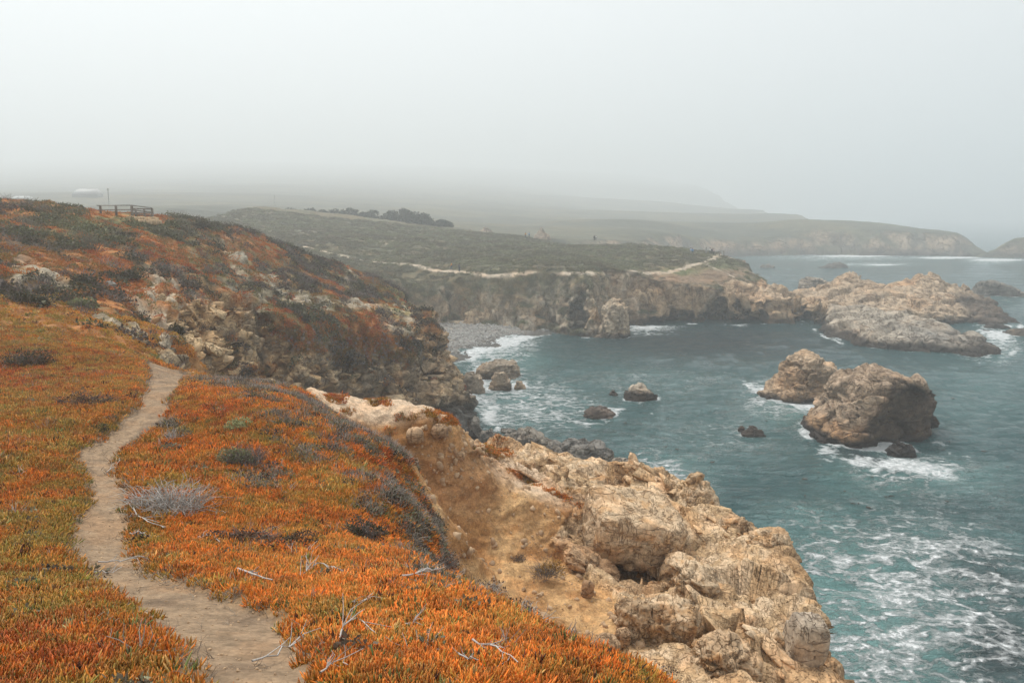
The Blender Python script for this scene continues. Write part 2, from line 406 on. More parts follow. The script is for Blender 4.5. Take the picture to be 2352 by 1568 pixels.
def near_tint(V, N):
    px, py = proj(V)
    n1 = fbm(V * 0.6, 11, 4); n2 = fbm(V * 2.2, 12, 4); n3 = fbm(V * np.array([0.5, 0.5, 2.5]), 13, 4)
    c = lerp3((0.52, 0.32, 0.15), EARTH2, sstep(-0.25, 0.4, n1 + 0.35 * n3))
    # rock ridge
    rock = inpoly(px, py, [(1075,1040),(1160,1020),(1420,1030),(1600,1080),(1830,1220),(1920,1600),(1560,1600),(1430,1490),(1420,1390),(1330,1330),(1260,1250),(1330,1150),(1200,1090)]).astype(float)
    rock = np.maximum(rock, (V[:, 0] > 5.5) * 1.0)
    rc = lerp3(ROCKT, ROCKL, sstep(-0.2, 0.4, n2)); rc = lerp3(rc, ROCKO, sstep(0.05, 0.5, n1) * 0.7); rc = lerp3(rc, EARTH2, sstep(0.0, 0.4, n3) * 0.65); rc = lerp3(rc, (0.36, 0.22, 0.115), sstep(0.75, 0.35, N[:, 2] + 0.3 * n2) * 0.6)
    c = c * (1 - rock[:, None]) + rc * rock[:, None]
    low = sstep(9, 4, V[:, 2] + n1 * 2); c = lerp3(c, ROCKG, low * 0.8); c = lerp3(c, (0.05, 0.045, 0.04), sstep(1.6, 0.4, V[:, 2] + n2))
    sandm = np.maximum(blob(px, py, 870, 930, 190, 42, 8) * 1.6, blob(px, py, 800, 1000, 55, 28)) * (V[:, 1] > 20)
    sandm = np.maximum(sandm, blob(px, py, 1180, 1095, 140, 32, 28) * (V[:, 1] > 22))
    c = lerp3(c, SAND, np.clip(sandm * 1.4, 0, 1) * sstep(0.5, 0.85, N[:, 2]))
    dk = blob(px, py, 1040, 1100, 120, 90) * (V[:, 1] > 18); c = lerp3(c, (0.36, 0.19, 0.085), np.clip(dk * 1.3, 0, 0.85))
    ice = inpoly(px + 14 * n2, py + 14 * n2, ICE_POLY) & (V[:, 1] < 31) & (V[:, 2] > 14.0) & (N[:, 2] > 0.12)
    pm = path_mask(V)
    ice = ice * (1 - pm)
    c = lerp3(c, (0.16, 0.085, 0.03), ice * 0.95)
    pc = lerp3(PATHC, (0.19, 0.13, 0.082), sstep(0.05, 0.5, n2)); c = lerp3(c, pc, pm)
    far = sstep(27, 32, V[:, 1]) * (N[:, 2] > 0.5) * (V[:, 0] < -8); c = lerp3(c, (0.30, 0.12, 0.035), far * 0.8 * (1 - pm))
    rocky = np.clip(rock + low, 0, 1) * (1 - ice) * (1 - pm); rocky = np.maximum(rocky, 0.25 * (1 - ice) * (1 - pm))
    return c, rocky, ice, pm
def near_piece(name, box, h, zlo, keep, carve=None):
    V, Q = solid(*box, h, zlo, land_a, carve)
    ctr = V[Q].mean(1); Q = Q[keep(ctr[:, 0], ctr[:, 1])]
    used = np.unique(Q); mp = np.full(len(V), -1, np.int32); mp[used] = np.arange(len(used)); V = V[used]; Q = mp[Q]
    N = normals(V, Q)
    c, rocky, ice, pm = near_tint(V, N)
    ra = np.clip(rocky, 0, 1)
    fill = sstep(0.05, 0.4, fbm(V * 0.55, 37, 3)) * sstep(0.35, 0.7, N[:, 2]) * (V[:, 2] > 9)      # sandy soil lies between the blocks
    c = lerp3(c, (0.36, 0.22, 0.11), fill * 0.7 * (ra > 0.5))
    R = np.array([[0.83, 0.36, 0.43], [-0.5, 0.8, 0.3], [-0.24, -0.47, 0.85]]); W = V @ R.T
    d0, g0, _ = rockdisp(W, 2.1, 0.95, 21, (0.8, 1.1, 1.9), 0.12, 0.05, 0.2)
    d1, g1, _ = rockdisp(W, 0.8, 0.24, 22, (1.5, 0.7, 1.5), 0.45, 0.06, 0.2)
    d2, g2, _ = rockdisp(W, 0.30, 0.06, 23, (1.5, 0.8, 1.3), 0.5, 0.10, 0.3)
    soft = fbm(V * 0.9, 31, 4) * 0.16 + fbm(V * np.array([2.5, 2.5, 5]), 33, 3) * 0.05
    soft = soft + (ridged(V @ np.array([[0.8, 0.5, 0.2], [-0.45, 0.35, 0.1], [0.2, 0.1, 0.9]]).T * np.array([0.5, 2.2, 1.0]), 35, 4) * 0.17 + ridged(V * 2.4, 36, 3) * 0.05) * (V[:, 1] > 16)
    rr = sstep(0.3, 0.9, ra); f = 1 - 0.75 * fill
    V = V + N * (rr * (d0 + f * (d1 + d2)) + (1 - rr) * soft * (1 - 0.75 * np.clip(ice + pm, 0, 1)))[:, None]
    V[:, 2] -= pm * 0.07
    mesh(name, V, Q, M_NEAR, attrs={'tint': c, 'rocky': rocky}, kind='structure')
    return V, Q, normals(V, Q), ice, pm, c, rocky * (1 - fill * 0.7)
CAVES_A = [(1430,1318,25.2,2.6,1.2,0.34),(1535,1440,20.4,0.28,0.7,0.4)]
SEAM_Y = [-6, 4, 5.8, 7.6, 10.2, 14, 17.5, 20.5, 24, 27, 30, 39]; SEAM_X = [4.0, 3.3, 2.1, 1.2, 0.0, -0.9, -1.7, -3.4, -6.6, -9.5, -11, -13]
seam = lambda y: np.interp(y, SEAM_Y, SEAM_X)
NEAR = near_piece('slope_terrain', (-26, 12, -6, 39.5), 0.15, 3.0, lambda x, y: x < seam(y) + 0.2)
NEARC = near_piece('near_cliff_terrain', (-13.5, 12.6, -1, 42), 0.085, -0.6, lambda x, y: x > seam(y) - 0.2, carver(CAVES_A, 2.2))

h2 = 0.23
V, Q = solid(-75, 2, 32, 138, h2, -2.4, lambda X, Y: land_a(X, Y) - 0.35 * sstep(36, 32, Y))
N = normals(V, Q)
def mid_tint(V, N):
    px, py = proj(V); n1 = fbm(V * 0.12, 41, 5); n2 = fbm(V * 0.5, 42, 4); n3 = fbm(V * 1.7, 43, 3)
    steep = sstep(0.80, 0.58, N[:, 2] + 0.12 * n2)
    c = lerp3((0.36, 0.15, 0.045), (0.17, 0.13, 0.055), sstep(-0.1, 0.25, n1 + 0.4 * n2))
    c = lerp3(c, (0.10, 0.075, 0.05), sstep(0.12, 0.4, n2) * 0.8)
    c = lerp3(c, (0.16, 0.16, 0.065), np.clip(blob(px, py, 250, 520, 230, 60) * 0.8 * sstep(-0.3, 0.3, n2), 0, 1))
    c = lerp3(c, (0.22, 0.2, 0.08), np.clip(blob(px, py, 920, 690, 55, 45) * 1.4, 0, 1))
    bare = 0
    for a in [(380,690,85,75,20),(120,640,60,18,25),(60,640,45,35,40),(540,590,22,50,-30),(650,660,70,22,30),(700,690,90,16,12),(850,706,120,9,3),(330,780,90,30,20),(230,745,60,15,25),(560,700,60,60,30),(920,740,60,25,20),(800,640,20,30),(430,840,60,30)]:
        bare = np.maximum(bare, blob(px, py, *a) * 1.5)
    bare = np.clip(bare, 0, 1) * sstep(-0.25, 0.25, n3 + n2 * 0.8 + 0.2)
    c = lerp3(c, lerp3((0.48, 0.39, 0.28), (0.38, 0.33, 0.25), sstep(-0.2, 0.3, n1)), bare)
    rk = lerp3((0.53, 0.37, 0.205), (0.25, 0.195, 0.13), sstep(-0.05, 0.4, n1 + 0.5 * n3)); rk = lerp3(rk, ROCKO, sstep(0.25, 0.5, n2) * 0.5)
    rk = lerp3(rk, (0.16, 0.15, 0.13), sstep(6, 2, V[:, 2] + 3 * n1)); rk = lerp3(rk, (0.035, 0.03, 0.028), sstep(1.4, 0.3, V[:, 2] + n2))
    tip = sstep(880, 1000, px) * (V[:, 1] > 66) * sstep(3, 8, V[:, 2]); rk = lerp3(rk, (0.48, 0.36, 0.24), tip * 0.75)
    mat = np.clip(blob(px, py, 800, 770, 190, 55, 8) * 1.6 * (V[:, 1] < 95), 0, 1)
    steep = steep * (1 - mat * sstep(-0.5, 0.2, n2 + 0.3))
    c = lerp3(c, rk, steep)
    veg = (1 - steep) * (1 - bare)
    return c, np.clip(steep + 0.5 * bare, 0, 1), veg, mat
c_, rocky_, veg_, mat_ = mid_tint(V, N)
d1_, g1_, _ = rockdisp(V, 3.4, 2.0, 51, (1, 1, 1.6), 0.6, 0.10)
d2_, g2_, _ = rockdisp(V, 1.15, 0.65, 52, (1, 1.3, 1.9), 0.9, 0.12)
led = V[:, 2] * 1.15 + 1.3 * fbm(V * 0.25, 57, 3) + V[:, 0] * 0.12; d1_ += 0.45 * (led - np.floor(led) - 0.5) * sstep(76, 60, V[:, 1])
soft = fbm(V * 0.35, 55, 5) * 0.55 + ridged(V * np.array([0.5, 0.5, 0.2]), 56, 3) * 0.2
V = V + N * (rocky_ * (d1_ + d2_) + (1 - rocky_) * soft)[:, None]
MID = (V, Q, normals(V, Q), veg_, mat_, c_, rocky_)
mesh('hillside_terrain', V, Q, M_MID, attrs={'tint': c_, 'rocky': rocky_}, kind='structure')

# ------------------------------------------------------------------ land: the cove, its plateau and the arched promontory
COVE_PTS = [at(*p) for p in [
 (380,480,262),(500,478,262),(650,500,262),(800,515,262),(1000,530,265),(1200,545,262),(1450,563,238),(1640,581,212),
 (800,560,205),(1050,575,205),(1300,590,190),(1450,602,190),(650,545,210),(500,520,220),(830,598,186),(950,608,172),(1050,624,160),(1200,627,156),(1350,628,155),(1450,620,163),(1600,606,182),(1650,588,204),(1690,600,203),
 (1150,655,152),(1350,650,150),(1000,650,157),(900,640,165),(1500,638,164),(1600,640,171),(1710,642,178),(1720,656,172),(1780,668,171),(1830,686,169),(1875,697,166),(200,470,262),(-300,450,270)]]
COVE_PTS += [(-70,150,13),(-40,165,12),(-100,200,20),(-25,150,11),(30,250,10),(-60,300,24),(-150,300,30),(0,300,15)]
TOP_B = RBF(COVE_PTS, c=3.0)
COAST_B = [(-90,122),(-40,126),(-26,136),(-18,146),(-13,150.5),(-5,151),(2,150),(7,151),(10,148),(12.5,143.5),(17,142.5),(20,149),(23,158),(28,161),(34,161.5),(42,163),(48,162),(55,161.5),(61,160),(66,163),(69,170),
           (66,177),(60,181),(58,188),(62,198),(63,208),(57,216),(40,238),(10,275),(-40,330),(-240,330),(-240,122)]
def land_b(X, Y):
    P = np.stack((X.ravel(), Y.ravel(), np.zeros(X.size)), 1)
    wob = (fbm(P * 0.11, 61, 4) * 2.6 + ridged(P * 0.3, 62, 3) * 0.9).reshape(X.shape)
    s = sdpoly(X, Y, COAST_B) + wob
    k = 2.2 + 1.6 * sstep(15, 40, X)
    cl = -2.5 + np.maximum(s + 0.6, 0) * k
    # vegetated shoulder at the left, steeper rock below
    return smin(TOP_B(X, Y), cl, 1.0)
CAVES_B = [(1660,735,163,4.2,7,3.3),(1560,742,162,5.0,6,2.0),(1845,735,163,2.6,7,3.6),(1500,735,160,2.5,5,2.4),(1330,735,149,2.0,4,4.0),(1268,715,150,1.6,4,4.5),(1240,740,150,1.4,3,2.5),(1700,742,163,3.0,6,1.6)]
h3 = 0.46
V, Q = solid(-90, 74, 120, 285, h3, -2.4, land_b, carver(CAVES_B))
N = normals(V, Q)
WALK = [at(*p) for p in [(700,592,196),(830,598,186),(950,608,172),(1050,624,160),(1120,627,157),(1200,628,156),(1350,629,155),(1400,627,157),(1450,620,163),(1520,613,172),(1600,606,182),(1625,598,192),(1650,586,205),(1680,581,209)]]
WALK2 = [at(*p) for p in [(1612,600,188),(1640,612,181),(1690,617,180)]]
WALK3 = [at(*p) for p in [(1625,590,200),(1590,578,215),(1520,572,222),(1440,566,232)]]
def cove_tint(V, N):
    px, py = proj(V); n1 = fbm(V * 0.05, 81, 5); n2 = fbm(V * 0.22, 82, 4); n3 = fbm(V * 0.8, 83, 3)
    steep = sstep(0.70, 0.5, N[:, 2] + 0.10 * n2)
    c = lerp3((0.14, 0.115, 0.065), (0.10, 0.10, 0.06), sstep(-0.2, 0.3, n2)); c = lerp3(c, (0.17, 0.15, 0.09), sstep(0.1, 0.5, n3) * 0.6)
    rk = lerp3((0.42, 0.31, 0.20), (0.26, 0.22, 0.17), sstep(-0.15, 0.3, n1 + 0.4 * n2)); rk = lerp3(rk, (0.48, 0.40, 0.30), sstep(0.1, 0.45, n2 - 0.3 * n1)); rk = lerp3(rk, (0.40, 0.235, 0.11), sstep(0.1, 0.5, n3) * 0.45)
    rk = lerp3(rk, (0.38, 0.25, 0.14), sstep(18, 30, V[:, 0]) * 0.6)
    rk = lerp3(rk, (0.10, 0.075, 0.05), sstep(1.8, 0.8, V[:, 2] + 0.8 * n2) * (V[:, 0] > 8))
    brow = np.clip(sstep(650, 690, py) , 0, 1)
    # scrub hangs over the brow at the left of the cove
    hang = sstep(735, 640, py + 40 * n2 + 30 * n3) * sstep(1420, 1250, px + 60 * n2)
    steep = steep * (1 - hang)
    band = blob(px, py, 1600, 632, 130, 26) * 1.6; c = lerp3(c, (0.24, 0.165, 0.105), np.clip(band, 0, 1)); 
    grn = np.clip(blob(px, py, 1560, 622, 60, 12) + blob(px, py, 1650, 610, 45, 12) + blob(px, py, 1425, 640, 60, 18), 0, 1) * (V[:, 1] > 150); c = lerp3(c, (0.115, 0.13, 0.05), grn)
    prom = (V[:, 0] > 44) & (V[:, 1] < 186) & (py > 645); c[prom] = lerp3((0.42, 0.30, 0.19), (0.5, 0.37, 0.25), sstep(-0.3, 0.3, n2))[prom]
    c = lerp3(c, rk, steep)
    d = np.minimum(np.minimum(segdist(V[:, 0], V[:, 1], [p[:2] for p in WALK]) - 0.5, segdist(V[:, 0], V[:, 1], [p[:2] for p in WALK2]) - 0.3), segdist(V[:, 0], V[:, 1], [p[:2] for p in WALK3]) - 0.3)
    pm = sstep(0.5, -0.2, d + 0.3 * n3) * (N[:, 2] > 0.6)
    pm = np.maximum(pm, sstep(3.2, 2.4, np.hypot(V[:, 0] - WALK[-1][0] + 1, V[:, 1] - WALK[-1][1])))
    for a in [(690,533,30,5),(880,560,14,7),(1350,627,40,4),(1395,632,40,3)]: pm = np.maximum(pm, np.clip(blob(px, py, *a) * 3, 0, 0.8) * sstep(-0.1, 0.2, n3) * (V[:, 1] > 140))
    c = lerp3(c, (0.46, 0.375, 0.285), pm)
    return c, np.clip(steep + 0.3 * np.clip(band, 0, 1) + prom, 0, 1), (1 - steep) * (1 - pm) * (1 - prom) * (1 - np.clip(band, 0, 1)), pm
c_, rocky_, veg_, pm_ = cove_tint(V, N)
d1_, g1_, _ = rockdisp(V, 6.0, 2.6, 91, (1.1, 1.1, 0.45), 0.5, 0.09, 0.25)
d2_, g2_, _ = rockdisp(V, 2.0, 0.8, 92, (1.4, 1.2, 0.4), 0.6, 0.09, 0.25)
soft = fbm(V * 0.3, 95, 4) * 0.45
V = V + N * (rocky_ * (d1_ + d2_) + (1 - rocky_) * (1 - pm_) * soft)[:, None]
COVE = (V, Q, normals(V, Q), veg_, pm_, c_, rocky_)
mesh('cove_terrain', V, Q, M_COVE, attrs={'tint': c_, 'rocky': rocky_}, kind='structure')

# ------------------------------------------------------------------ far headland and the mountain that goes up into the fog
FARP = [at(*p) for p in [(0,470,300),(0,456,500),(200,451,520),(340,474,450),(0,440,800),(0,420,1150),(0,400,1650),(0,383,2300),(0,368,3300),(600,496,330),(600,472,460),(600,446,720),(600,425,1050),(600,405,1550),(600,386,2200),(600,371,3300),(1200,540,300),(1200,530,380),(1200,515,480),(1200,492,650),(1200,460,1050),(1200,432,1600),(1200,408,2300),(1200,388,3300),
  (1500,560,340),(1500,535,390),(1500,512,480),(1500,488,800),(1500,462,1300),(1500,435,2000),(1500,405,3300),(1700,556,445),(1700,524,500),(1700,497,900),(1700,481,1200),(1700,460,1900),(1700,440,3300),(1830,545,450),(1830,510,490),(1830,492,800),(1830,484,1100),(2000,520,480),(2000,509,520),(2100,524,470),(2200,531,455),(2215,533,450),(-600,470,350),(-600,415,1300),(-600,366,3300)]]
FARP += [(150,700,18),(250,560,12),(300,480,9),(200,1000,20),(300,1600,30),(800,3300,120)]
TOP_F = RBF(FARP, c=20)
COAST_F = [(-1900,262),(-60,330),(20,296),(60,330),(95,400),(118,426),(165,452),(190,446),(215,440),(236,432),(246,428),(256,436),(262,450),(262,480),(255,540),(280,700),(900,3420),(-1900,3420)]
def land_f(X, Y):
    P = np.stack((X.ravel(), Y.ravel(), np.zeros(X.size)), 1)
    wob = (fbm(P * 0.03, 101, 5) * 8 + ridged(P * 0.08, 102, 3) * 3).reshape(X.shape)
    s = sdpoly(X, Y, COAST_F) + wob
    return smin(TOP_F(X, Y) + (fbm(P * 0.02, 104, 5).reshape(X.shape)) * 2.0, -3 + np.maximum(s + 2, 0) * 1.1, 3.0)
def gridland(name, xs, ys, hf, mat, kind, tintf):
    X, Y = np.meshgrid(xs, ys, indexing='ij'); H = hf(X, Y)
    V = np.stack((X.ravel(), Y.ravel(), H.ravel()), 1)
    i = np.arange(len(xs) * len(ys)).reshape(len(xs), len(ys))
    Q = np.stack((i[:-1, :-1].ravel(), i[1:, :-1].ravel(), i[1:, 1:].ravel(), i[:-1, 1:].ravel()), 1)
    N = normals(V, Q); c, rk = tintf(V, N)
    return V, Q, mesh(name, V, Q, mat, attrs={'tint': c, 'rocky': rk}, kind=kind)
def far_tint(V, N):
    n1 = fbm(V * 0.03, 111, 4); n2 = fbm(V * 0.12, 112, 4)
    steep = sstep(0.86, 0.66, N[:, 2] + 0.08 * n2)
    c = lerp3((0.075, 0.075, 0.05), (0.12, 0.11, 0.065), sstep(-0.2, 0.3, n1)); rk = lerp3((0.33, 0.25, 0.17), (0.15, 0.13, 0.10), sstep(-0.1, 0.3, n2))
    rk = lerp3(rk, (0.06, 0.05, 0.045), sstep(5, 1, V[:, 2]))
    return lerp3(c, rk, steep), steep
xs = np.concatenate((np.arange(-1800, -100, 18), np.arange(-100, 320, 2.2), np.arange(322, 850, 16))); ys = np.concatenate((np.arange(262, 560, 2.2), np.geomspace(562, 3380, 90)))
gridland('far_headland_terrain', xs, ys, land_f, M_FAR, 'structure', far_tint)
ISLE = [(246,424),(256,418),(280,414),(330,410),(380,430),(380,470),(300,460),(262,440)]
def land_i(X, Y):
    P = np.stack((X.ravel(), Y.ravel(), np.zeros(X.size)), 1)
    s = sdpoly(X, Y, ISLE) + (fbm(P * 0.05, 121, 4) * 5).reshape(X.shape)
    return smin(12.0 + (fbm(P * 0.04, 122, 4) * 2.5).reshape(X.shape), -3 + np.maximum(s + 2, 0) * 0.9, 3.0)
V, Q, isle = gridland('rocky_islet', np.arange(236, 390, 1.6), np.arange(402, 480, 1.6), land_i, M_FAR, None, far_tint)
tag(isle, 'hazy flat-topped rock islet cut off by the frame edge beside the far headland', 'islet')
# ------------------------------------------------------------------ rocks in the sea, on the shore and on the ridge
M_STACK = ground_mat('sea stack rock', 0.22)
M_STACKF = ground_mat('far sea rock', 0.4)
M_BLOCK = ground_mat('block rock', 0.07)
def rock_tint(V, N, cols, wet=None, topc=None, wet_h=1.6, lowc=(0.045, 0.035, 0.028), seed=0, sc=1.0):
    n1 = fbm(V * 0.35 / sc, 141 + seed, 4); n2 = fbm(V * 1.3 / sc, 142 + seed, 4)
    c = lerp3(cols[0], cols[1], sstep(-0.25, 0.3, n1 + 0.3 * n2))
    if len(cols) > 2: c = lerp3(c, cols[2], sstep(0.1, 0.45, n2) * 0.7)
    if topc is not None: c = lerp3(c, topc, sstep(0.35, 0.8, N[:, 2] + 0.3 * n2))
    if wet is not None: c = lerp3(c, lowc, sstep(wet + wet_h * 0.5, wet - wet_h * 0.3, V[:, 2] + 0.9 * n1 * wet_h))
    return c
FOAM = []
def silrock(name, left, right, Y0, dr, label, cat, cols, scale, amp, seed, n=110, mat=None, zbot=-1.2, wet=None, topc=None, group=None, back=1.0, lean=0.0, stretch=(1, 1, 1.4), power=2.6, wet_h=1.6, parent_origin=True, tint=None, sc=1.0, sculpt=None):
    """a rock whose outline is given by its left and right edges (bottom to top); its girth in depth follows its width"""
    L = np.array([at(a, b, Y0) for a, b in left]); R = np.array([at(a, b, Y0) for a, b in right])
    zt = max(L[-1, 2], R[-1, 2]); w0 = (R[:, 0].max() - L[:, 0].min()) / 2
    def prof(A, z):
        A = A[np.argsort(A[:, 2])]
        return np.interp(z, A[:, 2], A[:, 0])
    zmin = min(zbot, L[0, 2], R[0, 2]) if zbot is not None else min(L[0, 2], R[0, 2])
    nz = max(14, int(n * 0.62)); t = np.linspace(0, 1, nz); zz = zmin + (zt - zmin) * (1 - (1 - t) ** 1.25)
    xl, xr = prof(L, zz), prof(R, zz)
    th = np.linspace(0, 2 * np.pi, n, endpoint=False)
    ct, st = np.cos(th), np.sin(th)
    ct = np.sign(ct) * abs(ct) ** (2 / power); st = np.sign(st) * abs(st) ** (2 / power)
    V = []
    for k in range(nz):
        hw = max((xr[k] - xl[k]) / 2, 0.02); cx = (xr[k] + xl[k]) / 2
        dep = dr * (0.65 * hw + 0.35 * w0 * min(1, hw / w0 * 2.2))
        V.append(np.stack((cx + hw * ct, Y0 + lean * (zz[k] - zmin) + dep * st * np.where(st > 0, back, 1), np.full(n, zz[k])), 1))
    V = np.concatenate(V + [np.array([[(xl[-1] + xr[-1]) / 2, Y0 + lean * (zt - zmin), zt + 0.02 * w0]])])
    i = np.arange(nz * n).reshape(nz, n); j = np.roll(i, -1, 1)
    Q = np.stack((i[:-1].ravel(), j[:-1].ravel(), j[1:].ravel(), i[1:].ravel()), 1)
    cap = np.stack((i[-1], j[-1], np.full(n, nz * n), np.full(n, nz * n)), 1)
    if sculpt: V = sculpt(V)
    N = normals(V, np.concatenate((Q, cap)))
    a, g, _ = rockdisp(V, scale * 1.35, amp * 1.25, seed, stretch, 0.35, 0.05, 0.2)
    b2, g2, _ = rockdisp(V, scale * 0.36, amp * 0.36, seed + 3, (1.2, 0.9, 1.3), 0.5, 0.08, 0.2)
    V = V + N * (a + b2 + amp * 0.3 * fbm(V / scale * 0.7, seed + 9, 3))[:, None]
    V = np.concatenate((V, [[Y0 * 0 + (xl[0] + xr[0]) / 2, Y0, zmin]])); bot = np.stack((j[0], i[0], np.full(n, nz * n + 1), np.full(n, nz * n + 1)), 1)
    T = np.concatenate((Q[:, [0, 1, 2]], Q[:, [0, 2, 3]], cap[:, :3], bot[:, :3]))
    N = np.concatenate((N, [[0, 0, -1]]))
    c = tint(V, N) if tint else rock_tint(V, N, cols, wet, topc, wet_h, seed=seed, sc=sc)
    o0 = np.array([(xl[0] + xr[0]) / 2, Y0, max(zmin, -0.3)])
    if zmin < 0 and Y0 < 230: k0 = int(np.argmin(abs(zz))); hw0 = (xr[k0] - xl[k0]) / 2; FOAM.append(((xr[k0] + xl[k0]) / 2, Y0, hw0, dr * (0.65 * hw0 + 0.35 * w0)))
    return mesh(name, V - o0, T, mat or M_STACK, attrs={'tint': c, 'rocky': np.ones(len(V))}, label=label, cat=cat, group=group, loc=tuple(o0))
WARM = [(0.36, 0.24, 0.145), (0.22, 0.155, 0.10), (0.38, 0.22, 0.11)]
def big_tint(V, N):
    n1 = fbm(V * 0.3, 151, 4); n2 = fbm(V * 1.1, 152, 4)
    c = lerp3((0.41, 0.30, 0.21), (0.27, 0.195, 0.13), sstep(-0.25, 0.3, n2))
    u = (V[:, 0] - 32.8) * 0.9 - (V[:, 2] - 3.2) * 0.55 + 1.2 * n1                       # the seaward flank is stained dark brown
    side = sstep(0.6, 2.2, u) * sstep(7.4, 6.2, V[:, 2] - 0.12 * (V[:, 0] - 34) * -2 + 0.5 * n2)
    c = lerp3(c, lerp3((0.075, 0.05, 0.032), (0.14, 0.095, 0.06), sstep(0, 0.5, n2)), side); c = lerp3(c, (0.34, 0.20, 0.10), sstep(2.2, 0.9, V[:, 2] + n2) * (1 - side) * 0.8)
    return lerp3(c, (0.04, 0.03, 0.025), sstep(1.0, 0.3, V[:, 2] + 0.8 * n1))
def undercut(V):
    u = sstep(33.5, 38, V[:, 0] - (V[:, 2] - 3) * 0.5) * sstep(7.2, 5.6, V[:, 2] + (V[:, 0] - 36) * 0.25) * (V[:, 1] < 79)
    V = V.copy(); V[:, 1] += 2.4 * u; return V
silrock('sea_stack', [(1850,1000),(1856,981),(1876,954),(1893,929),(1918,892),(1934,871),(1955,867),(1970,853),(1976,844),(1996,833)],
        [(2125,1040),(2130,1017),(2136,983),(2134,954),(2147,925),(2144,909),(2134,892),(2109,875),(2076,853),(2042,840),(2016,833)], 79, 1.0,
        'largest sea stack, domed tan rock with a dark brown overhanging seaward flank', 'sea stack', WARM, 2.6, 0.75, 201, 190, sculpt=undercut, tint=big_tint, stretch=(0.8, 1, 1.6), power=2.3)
silrock('sea_stack', [(1752,905),(1762,896),(1781,880),(1797,851),(1810,826),(1831,807),(1839,803)],
        [(1905,935),(1922,888),(1928,871),(1918,851),(1901,836),(1885,834),(1876,817),(1852,804)], 96, 0.9,
        'pointed brown sea stack just behind the largest stack', 'sea stack', WARM, 2.0, 0.8, 211, 130, wet=0.5, topc=(0.5, 0.37, 0.25), wet_h=1.2)
silrock('sea_rock', [(2036,1058),(2045,1035),(2062,1022)], [(2098,1060),(2096,1030),(2088,1018)], 71.5, 0.8, 'small wet black rock at the foot of the largest sea stack', 'rock', [(0.05,0.04,0.035),(0.035,0.03,0.027)], 0.9, 0.3, 221, 60)
silrock('sea_rock', [(1434,920),(1444,897),(1458,884),(1466,880)], [(1513,922),(1510,908),(1492,895),(1476,881)], 94, 0.9, 'pale-topped rock with a dark weedy waterline alone in mid cove', 'rock', [(0.48,0.40,0.31),(0.38,0.31,0.24)], 1.0, 0.35, 223, 80, wet=1.15, wet_h=0.8)
for lab, l, r, Y0 in [('dark low rock awash beside white foam in mid cove', [(1345,946),(1360,938),(1372,937)], [(1412,947),(1400,940),(1385,937)], 86.5),
                      ('tiny dark rock poking up left of the pale-topped rock', [(1399,906),(1403,900)], [(1416,906),(1411,898)], 97),
                      ('low black rock with a pale crest left of the largest sea stack', [(1703,993),(1715,984),(1722,980)], [(1755,993),(1748,987),(1732,981)], 79),
                      ('tiny black rock nearly touching the low black rock', [(1697,988),(1700,983)], [(1708,988),(1705,981)], 80),
                      ('dark kelp-covered rock tip awash below the foam', [(1485,954),(1490,951)], [(1503,954),(1498,951)], 87)]:
    silrock('sea_rock', l, r, Y0, 0.8, lab, 'rock', [(0.07,0.055,0.045),(0.16,0.13,0.11)], 0.6, 0.28, int(Y0 * 7), 44, zbot=-0.6)
BCH = [(0.36, 0.28, 0.20), (0.27, 0.22, 0.165)]
silrock('shore_boulder', [(1092,866),(1096,845),(1112,832),(1128,828)], [(1198,872),(1194,845),(1186,832),(1150,827)], 108, 0.8, 'broad cracked boulder in the surf off the grey beach', 'boulder', BCH, 1.6, 0.5, 231, 90, wet=0.2)
silrock('shore_boulder', [(1124,888),(1130,866),(1140,857)], [(1176,888),(1172,872),(1160,858)], 100, 0.8, 'smaller tan boulder standing in front of the broad surf boulder', 'boulder', BCH, 1.0, 0.35, 232, 70, wet=0.1)
silrock('shore_boulder', [(1180,886),(1186,876)], [(1208,888),(1200,877)], 100.5, 0.9, 'low wet boulder at the right end of the surf boulders', 'boulder', BCH, 0.7, 0.2, 233, 40)
silrock('shore_boulder', [(1050,905),(1062,868),(1078,852)], [(1114,905),(1108,880),(1092,854)], 97, 0.9, 'tan boulder leaning against the toe of the orange headland', 'boulder', BCH, 1.2, 0.4, 234, 70, wet=0.1)
GREY = [(0.25, 0.225, 0.19), (0.175, 0.16, 0.14), (0.31, 0.27, 0.22)]
silrock('shore_rock', [(1140,1075),(1152,1020),(1172,995),(1190,986)], [(1345,1080),(1310,1040),(1265,1010),(1215,988)], 71, 0.55, 'humped grey jointed rock on the shore behind the tan ridge', 'rock', GREY, 1.5, 0.55, 241, 110, wet=0.4, power=2.2)
silrock('shore_rock', [(1270,1085),(1282,1042),(1300,1016),(1312,1010)], [(1418,1095),(1405,1042),(1385,1022),(1345,1014)], 67, 0.55, 'dark grey layered rock ending the row at the water', 'rock', GREY, 1.3, 0.5, 242, 100, wet=0.6, topc=(0.2, 0.185, 0.165))
silrock('shore_rock', [(1395,1100),(1405,1062),(1425,1050)], [(1500,1110),(1490,1078),(1455,1056)], 61, 0.6, 'low grey rock partly hidden behind the tan ridge', 'rock', GREY, 1.2, 0.45, 243, 80, wet=0.4)
